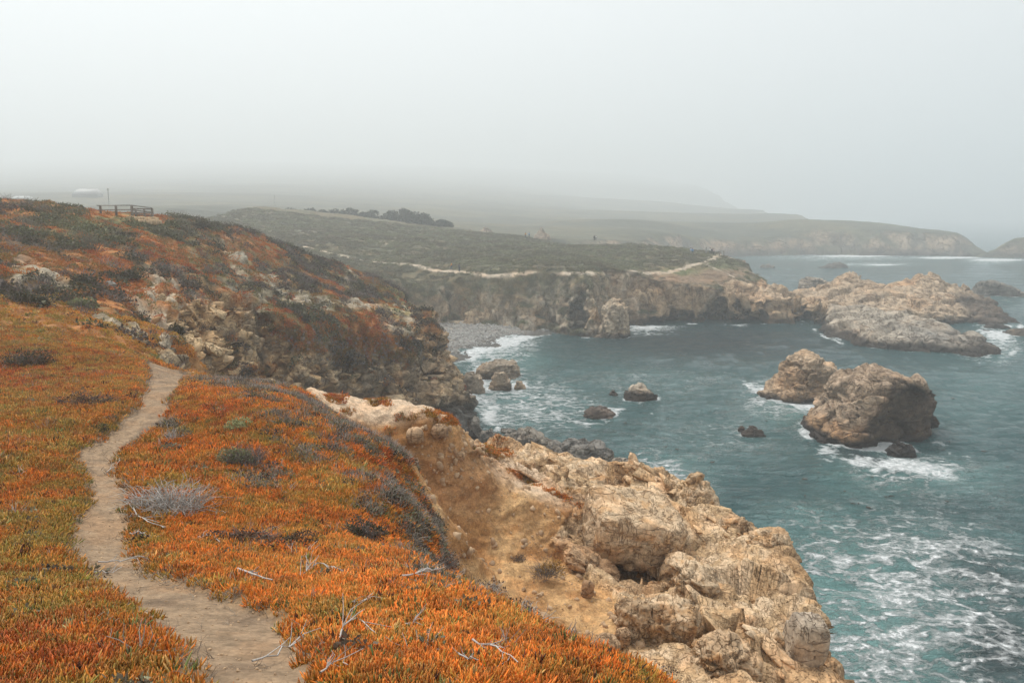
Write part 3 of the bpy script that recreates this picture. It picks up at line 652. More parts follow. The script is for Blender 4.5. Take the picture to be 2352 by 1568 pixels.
for k, (lab, l, r, Y0) in enumerate([('angular grey block at the foot of the headland cliff', [(1098,1042),(1100,1000),(1112,985)], [(1150,1042),(1146,1005),(1130,986)], 75),
                      ('brown boulder jammed beside the angular grey block', [(1128,1046),(1132,1020),(1140,1012)], [(1172,1046),(1168,1022),(1156,1012)], 72),
                      ('half-drowned tan rock in the foam behind the grey rocks', [(1140,996),(1150,988)], [(1196,998),(1182,986)], 79),
                      ('tall grey slab standing against the headland foot', [(1058,1044),(1062,985),(1072,962)], [(1112,1044),(1106,985),(1090,962)], 77)]):
    silrock('shore_rock', l, r, Y0, 0.7, lab, 'rock', GREY, 0.9, 0.35, 251 + k, 60)
silrock('sea_stack', [(1824,684),(1830,670),(1840,652),(1852,641)], [(1900,684),(1896,662),(1892,646),(1886,641)], 222, 0.8, 'blocky grey-tan sea stack beyond the arch promontory', 'sea stack', [(0.36,0.29,0.22),(0.27,0.225,0.18)], 2.2, 0.9, 261, 70, mat=M_STACKF)
silrock('sea_stack', [(2226,680),(2236,664),(2250,650),(2266,646)], [(2346,680),(2338,666),(2322,656),(2290,648)], 220, 0.6, 'grey double-humped sea rock near the frame edge', 'sea rock', [(0.22,0.19,0.155),(0.16,0.14,0.115)], 2.2, 0.9, 262, 80, mat=M_STACKF)
silrock('sea_stack', [(1742,618),(1750,610),(1764,605)], [(1780,618),(1774,610),(1768,605)], 338, 0.8, 'small far grey rock off the viewpoint tip', 'sea rock', [(0.2,0.17,0.14),(0.15,0.13,0.11)], 2.2, 0.7, 263, 40, mat=M_STACKF)
silrock('sea_stack', [(1874,617),(1892,610),(1918,602)], [(1950,617),(1944,610),(1930,602)], 338, 0.5, 'long dark far rock ringed by a streak of foam', 'sea rock', [(0.14,0.12,0.10),(0.10,0.09,0.08)], 2.4, 0.8, 264, 50, mat=M_STACKF)
silrock('sea_stack', [(2300,775),(2318,764),(2335,757)], [(2420,795),(2400,768),(2370,758)], 147, 0.6, 'low brown rock cut by the frame edge past the promontory', 'sea rock', [(0.2,0.15,0.10),(0.10,0.08,0.06)], 1.6, 0.6, 265, 60, mat=M_STACKF)
for lab, l, r, Y0 in [('flat black rock just off the promontory tip', [(2262,750),(2275,745)], [(2318,751),(2300,745)], 157), ('small black rock in the foam between ridge and promontory', [(2248,763),(2258,758)], [(2285,763),(2272,758)], 151)]:
    silrock('sea_rock', l, r, Y0, 0.7, lab, 'rock', [(0.06,0.05,0.04),(0.04,0.035,0.03)], 0.8, 0.3, int(Y0), 40, zbot=-0.6, mat=M_STACKF)
silrock('cliff_fin', [(1362,784),(1368,760),(1382,724),(1398,698),(1408,687)], [(1446,786),(1444,748),(1438,710),(1428,690)], 145, 0.9, 'upright tan rock fin standing out from the cove cliff into the water', 'rock fin', [(0.47,0.37,0.26),(0.37,0.28,0.19)], 2.4, 1.0, 271, 90, mat=M_STACKF, wet=0.5, wet_h=1.4, stretch=(1.3, 1, 0.7))
for k, (lab, l, r, Y0) in enumerate([('cone-shaped tan rock rising hazily above the plateau edge', [(1222,548),(1234,532),(1241,523)], [(1264,548),(1254,534),(1245,523)], 300),
                                     ('left of two faint tan crags behind the plateau edge', [(1066,534),(1075,526)], [(1092,534),(1084,525)], 305), ('right of two faint tan crags behind the plateau edge', [(1100,536),(1112,524)], [(1138,538),(1122,523)], 305)]):
    x, y, z = at(1200, 560, Y0)
    silrock('crag', l, r, Y0, 0.7, lab, 'crag', [(0.4,0.31,0.22),(0.3,0.24,0.18)], 3, 0.8, 281 + k, 44, mat=M_FAR, zbot=z - 6)

def ridge(name, pts, coast, box, h, k, tintf, label, seed, sc, amp, mat):
    top = RBF(pts, c=0.8)
    def hf(X, Y):
        P = np.stack((X.ravel(), Y.ravel(), np.zeros(X.size)), 1)
        s = sdpoly(X, Y, coast) + (fbm(P * 0.2, seed, 4) * 1.4 + ridged(P * 0.6, seed + 1, 3) * 0.4).reshape(X.shape)
        return smin(top(X, Y), -1.5 + np.maximum(s + 0.5, 0) * k, 0.6)
    V, Q = solid(*box, h, -1.3, hf); N = normals(V, Q)
    a, g, _ = rockdisp(V, sc * 1.2, amp * 1.15, seed + 4, (1, 1, 1.4), 0.4, 0.06, 0.2); b2, g2, _ = rockdisp(V, sc * 0.36, amp * 0.24, seed + 5, (1, 1.2, 1.3), 0.5, 0.08, 0.2)
    V = V + N * (a + b2)[:, None]
    o0 = np.array([(box[0] + box[1]) / 2, (box[2] + box[3]) / 2, 0.0])
    return mesh(name, V - o0, Q, mat, attrs={'tint': tintf(V, N), 'rocky': np.ones(len(V))}, label=label, cat='rock ridge', loc=tuple(o0))
low_coast = [onz(*p)[:2] for p in [(1862,742),(1880,758),(1900,775),(1940,788),(1995,800),(2080,807),(2150,813),(2240,818),(2306,817),(2318,806)]] + [(80,136),(80,144),(72,157),(66,168),(60,168)]
def low_tint(V, N):
    n1 = fbm(V * 0.25, 301, 4); n2 = fbm(V * 0.9, 302, 4)
    c = lerp3((0.42, 0.35, 0.27), (0.33, 0.28, 0.22), sstep(-0.2, 0.3, n1)); c = lerp3(c, (0.40, 0.27, 0.16), sstep(0.6, 0.2, N[:, 2] + 0.3 * n2) * 0.8)
    px, py = proj(V); c = lerp3(c, (0.20, 0.19, 0.17), np.clip(blob(px, py, 2160, 765, 130, 30, 10), 0, 1) * 0.8)
    return lerp3(c, (0.05, 0.04, 0.032), sstep(1.9, 0.9, V[:, 2] + 1.1 * n1))
ridge('rock_ridge', [at(*p) for p in [(1880,699,164),(1950,705,157),(2020,708,151),(2100,724,145),(2180,747,139),(2250,777,132),(2300,800,127),(1900,715,157),(2000,730,146),(2100,750,138)]] + [(66,160,3.6),(74,150,3.5),(78,142,2.5)],
      low_coast, (56, 86, 118, 172), 0.36, 1.3, low_tint, 'long low grey-topped rock ridge running out from the arch promontory', 311, 3.0, 1.1, M_STACKF)
or_coast = [onz(*p)[:2] for p in [(2338,752),(2300,748),(2250,745),(2200,744)]] + [(84,160),(74,163),(64,168),(59,176),(63,188),(78,194),(98,190),(108,178),(106,166)]
def or_tint(V, N):
    n1 = fbm(V * 0.2, 321, 4); n2 = fbm(V * 0.8, 322, 4)
    c = lerp3((0.46, 0.345, 0.235), (0.37, 0.27, 0.18), sstep(-0.2, 0.3, n2)); c = lerp3(c, (0.43, 0.27, 0.15), sstep(0.1, 0.4, n1) * 0.6)
    c = lerp3(c, (0.13, 0.10, 0.075), sstep(92, 97, V[:, 0] + 2 * n1) * sstep(5.5, 3.5, V[:, 2] + n1))
    return lerp3(c, (0.06, 0.045, 0.035), sstep(1.5, 0.6, V[:, 2] + n1))
ridge('rock_ridge', [at(*p) for p in [(1850,690,172),(1925,660,178),(1945,640,179.5),(1955,618,180),(1972,619,180.5),(1985,642,180),(2015,652,179),(2060,664,178),(2095,650,179),(2112,632,180),(2130,626,181),(2160,632,181),(2172,648,180),(2220,655,179),(2235,680,177),(2280,705,172),(2310,725,168),(2336,745,163),(1950,680,172),(2050,690,170),(2130,670,172),(2180,690,170),(2240,715,167)]] + [(66,184,4),(80,190,4),(98,184,3.5),(70,168,3),(84,164,3)],
      or_coast, (54, 114, 154, 198), 0.42, 2.2, or_tint, 'jagged orange-tan rock ridge with two high crags behind the low ridge', 331, 3.4, 1.4, M_STACKF)

# ------------------------------------------------------------------ beach of grey cobbles at the head of the cove
WL = [onz(*p)[:2] for p in [(1030,836),(1060,822),(1100,803),(1150,787),(1200,776),(1250,767),(1300,760)]]
WL = [(-24, 108)] + WL + [(16, 150)]
bx, by = np.meshgrid(np.arange(-26, 14, 0.22), np.arange(104, 158, 0.22), indexing='ij')
B = np.stack((bx.ravel(), by.ravel(), np.zeros(bx.size)), 1)
d = sdpoly(B[:, 0], B[:, 1], WL + [(14, 170), (-40, 170), (-40, 108)])
B[:, 2] = np.where(d > 0, 2.3 * (1 - np.exp(-d / 14)), d * 0.12) + fbm(B * 0.3, 341, 3) * 0.15
dd, g_, r_ = rockdisp(B, 0.55, 0.16, 343, (1, 1, 1), 0.9, 0.2); B[:, 2] += dd
n1 = fbm(B * 0.15, 345, 4)
c_ = lerp3((0.30, 0.285, 0.265), (0.22, 0.21, 0.195), sstep(-0.3, 0.3, r_)); c_ = lerp3(c_, (0.30, 0.245, 0.18), sstep(0.0, 0.4, n1) * 0.6); c_ = lerp3(c_, (0.09, 0.085, 0.075), sstep(0.7, 0.1, B[:, 2]))
i = np.arange(bx.size).reshape(bx.shape); Q = np.stack((i[:-1, :-1].ravel(), i[1:, :-1].ravel(), i[1:, 1:].ravel(), i[:-1, 1:].ravel()), 1)
mesh('beach', B, Q, M_MID, attrs={'tint': c_, 'rocky': np.zeros(len(B))}, kind='structure')
BEACH = (B, Q, normals(B, Q), sstep(0.05, 0.4, B[:, 2]))

# ------------------------------------------------------------------ blocks and boulders on the near ridge and in the eroded bowl
LT = [(0.58, 0.43, 0.28), (0.46, 0.32, 0.195), (0.49, 0.285, 0.13)]
BR = [(0.40, 0.26, 0.15), (0.32, 0.21, 0.125)]
def block_rock(name, label, cat, px, py, wpx, hpx, Y0, dep, cols, seed, power=3.0, rot=(0, 0, 0), facet=0.55, amp=0.16, sub=5, dip=0.0):
    """a free-standing block or boulder: a squared-off ball, broken into tilted faces; px, py is its middle"""
    bm = bmesh.new(); bmesh.ops.create_icosphere(bm, subdivisions=sub, radius=1.0); D = np.array([v.co[:] for v in bm.verts]); T = np.array([[v.index for v in f.verts] for f in bm.faces]); bm.free()
    D = D / (np.abs(D) ** power).sum(1)[:, None] ** (1 / power)
    c = np.array(at(px, py, Y0)); k = Y0 / F; rx, rz = wpx * k / 2, hpx * k / 2; ry = dep * rx
    V = D * np.array([rx, ry, rz]); R = np.array(Matrix.Rotation(rot[2], 3, 'Z') @ Matrix.Rotation(rot[1], 3, 'Y') @ Matrix.Rotation(rot[0], 3, 'X')); V = V @ R.T
    m = (rx + rz) / 2; N = V / np.linalg.norm(V, axis=1, keepdims=True); W = V + c
    a, _, _ = rockdisp(W, m * facet, m * amp * 2, seed, (1, 1, 1.5), 0.3, 0.05, 0.2); a2, _, _ = rockdisp(W, m * facet * 0.36, m * amp * 0.6, seed + 3, (1.3, 0.9, 1.4), 0.6, 0.09, 0.2)
    V = V + N * (a + a2)[:, None]; col = rock_tint(V + c, N, cols, None, None, seed=seed, sc=0.35)
    o0 = np.array([0, 0, -rz * 0.6]); return mesh(name, V - o0, T, M_BLOCK, attrs={'tint': col, 'rocky': np.ones(len(V))}, label=label, cat=cat, loc=tuple(c + o0))
for k, (nm, lab, px, py, wpx, hpx, Y0, dep, cols, kw) in enumerate([
  ('rock_outcrop', 'broad wrinkled tan slab on the back of the near ridge', 1395, 1130, 215, 95, 31.2, 0.9, LT, dict(rot=(0.25, 0.3, 0.2), facet=0.8)),
  ('rock_outcrop', 'long cracked tan outcrop along the far rim of the near ridge', 1255, 1085, 200, 85, 33.8, 0.6, LT, dict(rot=(0.2, 0.18, 0), facet=0.5)),
  ('rock_outcrop', 'sloping ribbed outcrop between wrinkled slab and pinnacle', 1500, 1130, 180, 80, 31.0, 0.7, LT, dict(rot=(0.2, 0.4, 0), facet=0.5)),
  ('rock_outcrop', 'massive square-fronted tan block with a shadowed orange underside', 1450, 1212, 225, 135, 26.0, 0.8, LT, dict(power=6, rot=(0.25, 0.22, 0.2), facet=1.0, amp=0.09)),
  ('rock_outcrop', 'pale fissured outcrop rising above the ice plant edge', 1462, 1425, 88, 130, 19.4, 0.9, LT, dict(rot=(0.2, -0.2, 0.3), facet=0.7)),
  ('rock_outcrop', 'blocky outcrop with a flat lit face beside the fissured outcrop', 1545, 1435, 115, 135, 19.3, 0.8, LT, dict(power=4, rot=(0.3, 0.15, -0.3), facet=0.7)),
  ('rock_outcrop', 'crumbly ridge of small blocks low at the bottom of the near cliff', 1665, 1525, 165, 130, 17.2, 0.7, LT, dict(rot=(0.2, 0.3, 0), facet=0.4)),
  ('rock_outcrop', 'rounded pale knob on the cliff edge above the surf', 1765, 1255, 100, 80, 25.0, 0.8, LT, dict(facet=0.5)),
  ('rock_outcrop', 'small hump of knobs along the edge nearer the pinnacle', 1680, 1215, 85, 62, 26.8, 0.7, LT, dict(facet=0.4)),
  ('rock_outcrop', 'tilted slab jutting from the near cliff face below the massive block', 1610, 1335, 150, 65, 22.4, 0.8, LT, dict(power=4, rot=(0.2, 0.5, 0.3), facet=0.7)),
  ('rock_outcrop', 'dark ledge running along the foot of the massive block', 1360, 1300, 150, 50, 24.4, 0.6, BR, dict(rot=(0.1, 0.55, 0), facet=0.6)),
  ('boulder', 'squarish brown boulder half sunk at the ice plant edge', 1393, 1484, 56, 54, 17.6, 1.0, BR, dict(power=4, sub=4, rot=(0.2, 0.3, 0.4), facet=1.2, amp=0.08)),
  ('boulder', 'upright reddish stone on the bowl floor', 1350, 1352, 28, 40, 22.0, 0.9, BR, dict(power=4, sub=4, rot=(0, 0.2, 0.5), facet=1.2, amp=0.08)),
  ('boulder', 'brown angular cap stone perched on the tan ridge', 1326, 1158, 56, 36, 27.2, 0.9, BR, dict(power=5, sub=4, rot=(0.3, -0.2, 0.4), facet=1.3, amp=0.10)),
  ('boulder', 'pale angular cap stone beside the brown cap stone', 1378, 1150, 50, 42, 27.6, 0.9, LT, dict(power=4, sub=4, rot=(0.1, 0.2, 0.2), facet=1.2, amp=0.08)),
  ('boulder', 'smooth tan boulder sticking out of the eroded earth bank', 953, 1000, 42, 42, 24.75, 1.0, [(0.46,0.32,0.20),(0.40,0.27,0.165)], dict(power=2.4, sub=4, facet=1.6, amp=0.06)),
  ('boulder', 'brown knob hanging under the turf of the earth bank', 1010, 990, 40, 32, 25.1, 1.0, BR, dict(sub=4, facet=1.2, amp=0.1)),
  ('boulder', 'small stone wedged below the hanging brown knob', 1054, 1046, 28, 22, 25.4, 1.0, BR, dict(sub=4, facet=1.2, amp=0.1)),
  ('boulder', 'dull rounded rock leaning beside the squarish brown boulder', 1430, 1462, 40, 46, 18.8, 0.9, BR, dict(sub=4, facet=1.1, amp=0.1)),
  ('boulder', 'flat stone lying below the massive block in the gully', 1296, 1250, 42, 26, 25.0, 0.9, BR, dict(power=4, sub=4, facet=1.2, amp=0.1)),
  ('boulder', 'knobbly stone on the lip between earth bank and sandy slab', 1105, 1092, 46, 26, 26.6, 0.9, BR, dict(sub=4, facet=0.9, amp=0.12)),
  ('boulder', 'second knobbly stone lower on the lip of the sandy slab', 1140, 1118, 40, 24, 26.4, 0.9, BR, dict(sub=4, facet=0.9, amp=0.12))]):
    block_rock(nm, lab, 'boulder' if nm == 'boulder' else 'rock outcrop', px, py, wpx, hpx, Y0, dep, cols, 401 + 7 * k, **kw)
silrock('rock_pinnacle', [(1545,1225),(1558,1150),(1572,1110),(1590,1092)], [(1660,1235),(1648,1165),(1634,1118),(1608,1092)], 28.6, 0.8, 'knobbly pale rock pinnacle at the seaward edge of the near ridge', 'rock pinnacle', LT, 0.6, 0.22, 451, 90, mat=M_BLOCK, zbot=at(1600, 1230, 29.0)[2] - 1.5, sc=0.35, stretch=(1.3, 1, 0.8))
block_rock('rock_outcrop', 'grey slab leaning over the sea at the frame bottom', 'rock outcrop', 1838, 1520, 90, 250, 17.6, 0.9, [(0.42,0.34,0.25),(0.36,0.29,0.22)], 461, power=6, rot=(0.12, 0.10, 0.1), facet=0.9, amp=0.07)
# ------------------------------------------------------------------ sea
def growing(a, b, s0, s1, g):
    r = [a]; s = s0
    while r[-1] < b: r.append(r[-1] + s); s = min(s * g, s1)
    return np.array(r)
ys = growing(18, 3690, 0.33, 60, 1.0075)
xr = growing(112, 1840, 0.6, 60, 1.05); xl = -growing(28, 1880, 0.6, 60, 1.06)[::-1]
xs = np.concatenate((xl, np.arange(-27.6, 111.6, 0.42), xr))
X, Y = np.meshgrid(xs, ys, indexing='ij')
P = np.stack((X.ravel(), Y.ravel(), np.zeros(X.size)), 1)
px, py = proj(P)
fade = sstep(400, 150, P[:, 1])
sw = np.sin((P[:, 0] * 0.35 + P[:, 1] * 0.94) * 0.42 + 2.2 * vnoise(P * 0.03, 131)) * 0.16 + fbm(P * np.array([0.14, 0.22, 1]), 132, 4) * 0.42 + ridged(P * np.array([0.3, 0.62, 1]), 133, 3) * 0.20
P[:, 2] = sw * (0.35 + 0.65 * fade)
def fz(lst):
    r = 0
    for a in lst: r = np.maximum(r, blob(px, py, *a[:4], a[5] if len(a) > 5 else 0) * a[4])
    return r
lace = fz([(2120,1380,380,260,1.0,20),(1900,1300,120,110,0.9),(2000,1520,300,160,1.0),(1250,930,190,90,0.85,10),(1150,900,90,110,1.1),(1520,1070,120,40,0.8,20),(1600,1130,70,60,0.6),(2100,1080,170,60,0.9),(1800,920,150,60,0.9),
           (1500,880,400,90,0.42),(1650,1000,350,110,0.45),(2280,800,90,50,0.9),(1150,810,130,60,1.0,-25),(2150,1180,260,140,0.45),(1480,758,110,20,0.8),(1950,590,300,14,0.7),(2000,607,140,7,0.7),(2280,600,90,10,0.7),(2280,690,110,30,0.35),(1330,965,110,40,0.7),(1850,1200,150,70,0.5)])
white = fz([(1120,800,110,20,1.0,-22),(1200,780,100,11,1.0,-16),(1100,880,55,70,0.75),(1125,950,35,50,0.8),(1830,922,110,30,1.0,18),(1760,905,80,18,0.8,25),(1950,960,60,20,0.6),(1900,1040,45,40,0.7,-35),(2090,1080,170,26,0.9,8),(1990,1075,110,20,0.75,15),(2230,1050,90,14,0.5,15),
            (2290,770,70,22,0.8,10),(2250,815,60,10,0.7),(1490,752,80,8,0.9),(1700,747,60,4,0.6),(1900,772,60,6,0.6,20),(1960,588,130,4,0.9),(2180,592,120,4,0.9),(2290,597,100,5,0.9),(1410,943,40,9,0.8),(2030,608,60,3,0.9),(2050,800,90,4,0.5,6),(1470,925,50,5,0.4),(1190,885,40,14,0.8)])
shal = fz([(1960,1380,280,220,1.0,25),(1520,1080,150,60,0.7),(1200,930,160,90,0.7),(2100,1100,230,70,0.8),(1820,940,140,50,0.8),(2000,1500,300,180,1.0),(1150,830,130,50,0.8),(1850,1220,150,80,0.6),(2250,900,180,120,0.25)])
dark = fz([(1620,785,360,60,1.0),(2300,1500,120,120,1.0),(1990,1060,90,22,0.9,20),(2280,1330,160,70,0.7,20),(2150,1150,220,40,0.5,15)])
# surf round every rock and along the shores
ring = 0
nn_ = fbm(P * np.array([0.35, 0.35, 0]), 137, 4)
for (fx, fy, fa, fb) in FOAM:
    m = (abs(P[:, 0] - fx) < fa + 6) & (abs(P[:, 1] - fy) < fb + 6)
    q = np.zeros(len(P)); d_ = (np.hypot((P[m, 0] - fx) / fa, (P[m, 1] - fy) / fb) - 1) * min(fa, fb)
    q[m] = np.exp(-np.maximum(d_, 0) / (0.35 + 0.09 * fa)) * sstep(-0.25, 0.35, nn_[m] + 0.1); ring = np.maximum(ring, q)
for poly in (COAST_B, low_coast, or_coast, COAST_A):
    m = (P[:, 1] < 230) & (P[:, 0] > -30) & (P[:, 0] < 125); q = np.zeros(len(P)); d_ = abs(sdpoly(P[m, 0], P[m, 1], poly) + 0.6)
    q[m] = np.exp(-d_ / 0.9) * sstep(0.0, 0.45, nn_[m] + 0.1) * 0.9; ring = np.maximum(ring, q)
white = np.maximum(white, ring * 0.95); lace = np.maximum(lace, ring)
i = np.arange(len(xs) * len(ys)).reshape(len(xs), len(ys))
Q = np.stack((i[:-1, :-1].ravel(), i[1:, :-1].ravel(), i[1:, 1:].ravel(), i[:-1, 1:].ravel()), 1)
def sea_mat():
    b = NB('sea water'); v = b.pos()
    la = b.attr('lace', col=False); wh = b.attr('white', col=False); sh = b.attr('shallow', col=False); dk = b.attr('dark', col=False)
    nz = b.n('TexNoise'); b.l(v, nz.inputs['Vector']); nz.inputs['Scale'].default_value = 0.35; nz.inputs['Detail'].default_value = 4
    ad = b.n('VectorMath', operation='MULTIPLY_ADD'); b.l(nz.outputs['Color'], ad.inputs[0]); ad.inputs[1].default_value = (4.4, 4.4, 0); b.l(v, ad.inputs[2])
    fl = b.n('Mapping'); fl.inputs['Scale'].default_value = (0.8, 1.25, 0); fl.inputs['Rotation'].default_value = (0, 0, 0.4); b.l(ad.outputs[0], fl.inputs['Vector']); q = fl.outputs[0]
    e1 = b.vor(q, 0.42); e2 = b.vor(q, 1.1); nb = b.noise(v, 0.25, 5, 0.6); nf = b.noise(v, 2.2, 5, 0.7); nc = b.noise(v, 0.9, 4, 0.6)
    # foam: broken lace along cell edges, thick where the water churns
    nd = b.noise(b.pos((0.75, 1.2, 1), (0, 0, 0.3)), 1.3, 9, 0.68, 0.5)
    c1 = b.math('SUBTRACT', 1.0, b.rng(e1, 0.0, 0.22)); c2 = b.math('SUBTRACT', 1.0, b.rng(e2, 0.0, 0.22))
    val = b.math('ADD', b.math('MULTIPLY', c1, 0.42), b.math('MULTIPLY', c2, 0.20)); val = b.math('ADD', val, b.math('MULTIPLY', b.math('SUBTRACT', nd, 0.5), 2.0))
    val = b.math('ADD', val, b.math('MULTIPLY', b.math('SUBTRACT', nb, 0.5), 0.9)); val = b.math('ADD', val, b.math('MULTIPLY', la, 0.45))
    lc = b.math('MULTIPLY', b.rng(val, 0.56, 0.95), b.rng(la, 0.25, 0.7))
    ws_v = b.pos((0.5, 1.25, 1), (0, 0, -0.25)); wn = b.noise(ws_v, 0.42, 7, 0.62, 1.6); wn2 = b.noise(b.pos((0.8, 1.1, 1), (0, 0, 0.5)), 1.1, 6, 0.65, 1.2)
    wr = b.math('ABSOLUTE', b.math('SUBTRACT', wn, 0.5)); wr2 = b.math('ABSOLUTE', b.math('SUBTRACT', wn2, 0.5))
    wsp = b.math('MAXIMUM', b.math('SUBTRACT', 1.0, b.rng(wr, 0.0, b.math('MULTIPLY', la, 0.05))), b.math('MULTIPLY', b.math('SUBTRACT', 1.0, b.rng(wr2, 0.0, b.math('MULTIPLY', la, 0.04))), 0.7))
    wsp = b.math('MULTIPLY', b.math('MULTIPLY', wsp, b.rng(nb, 0.42, 0.62)), b.rng(la, 0.03, 0.4))
    lc = b.math('MAXIMUM', lc, b.math('MULTIPLY', wsp, 0.85))
    lc = b.math('MULTIPLY', lc, b.rng(nf, 0.32, 0.58, 0.25, 1.0))
    ws = b.rng(b.math('ADD', wh, b.math('MULTIPLY', b.math('SUBTRACT', nc, 0.5), 1.3)), 0.42, 0.75)
    ws = b.math('MULTIPLY', ws, b.rng(nf, 0.3, 0.55, 0.55, 1.0)); ws = b.math('MULTIPLY', ws, b.rng(wh, 0.02, 0.2))
    foam = b.math('MAXIMUM', lc, ws, True)
    bub = b.math('MULTIPLY', b.math('MAXIMUM', sh, b.math('MULTIPLY', la, 0.65)), b.rng(nb, 0.3, 0.7, 0.5, 1.0))
    c = b.mix(bub, (0.028, 0.082, 0.086), (0.19, 0.37, 0.35))
    c = b.mix(b.math('MULTIPLY', dk, 0.85), c, (0.006, 0.018, 0.022))
    c = b.mix(foam, c, (0.80, 0.82, 0.82))
    # ripples: two trains of chop and a fine shiver
    va = b.pos((0.55, 1.35, 1), (0, 0, 0.35)); vb = b.pos((0.9, 1.3, 1), (0, 0, -0.5))
    r1 = b.noise(va, 0.9, 5, 0.62, 0.6); r2 = b.noise(vb, 3.2, 4, 0.6, 0.4)
    hh = b.math('ADD', b.math('MULTIPLY', r1, 1.0), b.math('MULTIPLY', r2, 0.22)); hh = b.math('ADD', hh, b.math('MULTIPLY', foam, 0.25))
    nr = b.bump(hh, 1.3, 1.0)
    return b.done(b.bsdf(c, b.rng(foam, 0, 1, 0.10, 0.85), nr, 0.5, IOR=1.33))
M_SEA = sea_mat()
mesh('sea', P, Q, M_SEA, attrs={'lace': np.clip(lace, 0, 1), 'white': np.clip(white, 0, 1), 'shallow': np.clip(shal, 0, 1), 'dark': np.clip(dark, 0, 1)}, kind='structure')
# ------------------------------------------------------------------ plants
RNG = np.random.default_rng(7)
def sample(S, wgt, n, want=False):
    """n random places on a surface (vertices, quads, normals), weighted by a per-vertex weight"""
    V, Q, N = S[:3]
    a = V[Q[:, 0]]; b = V[Q[:, 1]]; c = V[Q[:, 2]]; d = V[Q[:, 3]]
    area = np.linalg.norm(np.cross(c - a, d - b), axis=1) * 0.5
    p = area * wgt[Q].mean(1); tot = p.sum()
    q = RNG.choice(len(Q), n, p=p / tot)
    u, v = RNG.random(n)[:, None], RNG.random(n)[:, None]
    P = (a[q] * (1 - u) + b[q] * u) * (1 - v) + (d[q] * (1 - u) + c[q] * u) * v
    if want: return P, N[Q[q, 0]], Q[q, 0]
    return P, N[Q[q, 0]]
def template(name, V, T, mat, attrs=None):
    o = mesh(name, V, T, mat, attrs=attrs); COL.objects.unlink(o); return o
def scatter(name, P, rot, scl, tint, var, temps, label, cat, kind='stuff'):
    me = bpy.data.meshes.new(name); n = len(P)
    me.vertices.add(n); me.vertices.foreach_set('co', np.asarray(P, np.float32).ravel())
    a = me.attributes.new('rot', 'FLOAT_VECTOR', 'POINT'); a.data.foreach_set('vector', np.asarray(rot, np.float32).ravel())
    a = me.attributes.new('scl', 'FLOAT_VECTOR', 'POINT'); s = np.asarray(scl, np.float32); s = s if s.ndim == 2 else np.repeat(s[:, None], 3, 1); a.data.foreach_set('vector', np.ascontiguousarray(s).ravel())
    a = me.attributes.new('hue', 'FLOAT_COLOR', 'POINT'); c = np.ones((n, 4), np.float32); c[:, :3] = tint; a.data.foreach_set('color', c.ravel())
    a = me.attributes.new('var', 'INT', 'POINT'); a.data.foreach_set('value', np.asarray(var, np.int32))
    o = bpy.data.objects.new(name, me); COL.objects.link(o); tag(o, label, cat, None, kind)
    ng = bpy.data.node_groups.new(name, 'GeometryNodeTree')
    ng.interface.new_socket('Geometry', in_out='INPUT', socket_type='NodeSocketGeometry'); ng.interface.new_socket('Geometry', in_out='OUTPUT', socket_type='NodeSocketGeometry')
    N = ng.nodes.new; L = ng.links.new
    gi = N('NodeGroupInput'); go = N('NodeGroupOutput'); jn = N('GeometryNodeJoinGeometry')
    def na(nm, typ):
        x = N('GeometryNodeInputNamedAttribute'); x.data_type = typ; x.inputs[0].default_value = nm; return x.outputs[0]
    r, s, v = na('rot', 'FLOAT_VECTOR'), na('scl', 'FLOAT_VECTOR'), na('var', 'INT')
    for k, t in enumerate(temps):
        ip = N('GeometryNodeInstanceOnPoints'); oi = N('GeometryNodeObjectInfo'); oi.inputs['Object'].default_value = t
        cp = N('FunctionNodeCompare'); cp.data_type = 'INT'; cp.operation = 'EQUAL'
        ia = [q for q in cp.inputs if q.type == 'INT']; L(v, ia[0]); ia[1].default_value = k
        L(gi.outputs[0], ip.inputs['Points']); L(cp.outputs[0], ip.inputs['Selection']); L(oi.outputs['Geometry'], ip.inputs['Instance'])
        L(r, ip.inputs['Rotation']); L(s, ip.inputs['Scale']); L(ip.outputs[0], jn.inputs[0])
    L(jn.outputs[0], go.inputs[0])
    md = o.modifiers.new('scatter', 'NODES'); md.node_group = ng
    return o
def tilt(N, amt, n):
    """euler angles that lean along the surface normal by amt, with a random turn"""
    up = np.array([0, 0, 1.0]); D = up * (1 - amt) + N * amt; D /= np.linalg.norm(D, axis=1, keepdims=True)
    yaw = RNG.random(n) * 6.283
    # R = Rz(yaw2) Ry(b): tilt towards D, then keep the random yaw inside the template
    b = np.arccos(np.clip(D[:, 2], -1, 1)); az = np.arctan2(D[:, 1], D[:, 0])
    # euler XYZ for Rz(az) Ry(b) Rz(yaw - az)
    ca, sa, cb, sb, cg, sg = np.cos(az), np.sin(az), np.cos(b), np.sin(b), np.cos(yaw - az), np.sin(yaw - az)
    m00 = ca * cb * cg - sa * sg; m10 = sa * cb * cg + ca * sg; m20 = -sb * cg; m21 = sb * sg; m22 = cb
    return np.stack((np.arctan2(m21, m22), np.arcsin(np.clip(-m20, -1, 1)), np.arctan2(m10, m00)), 1)
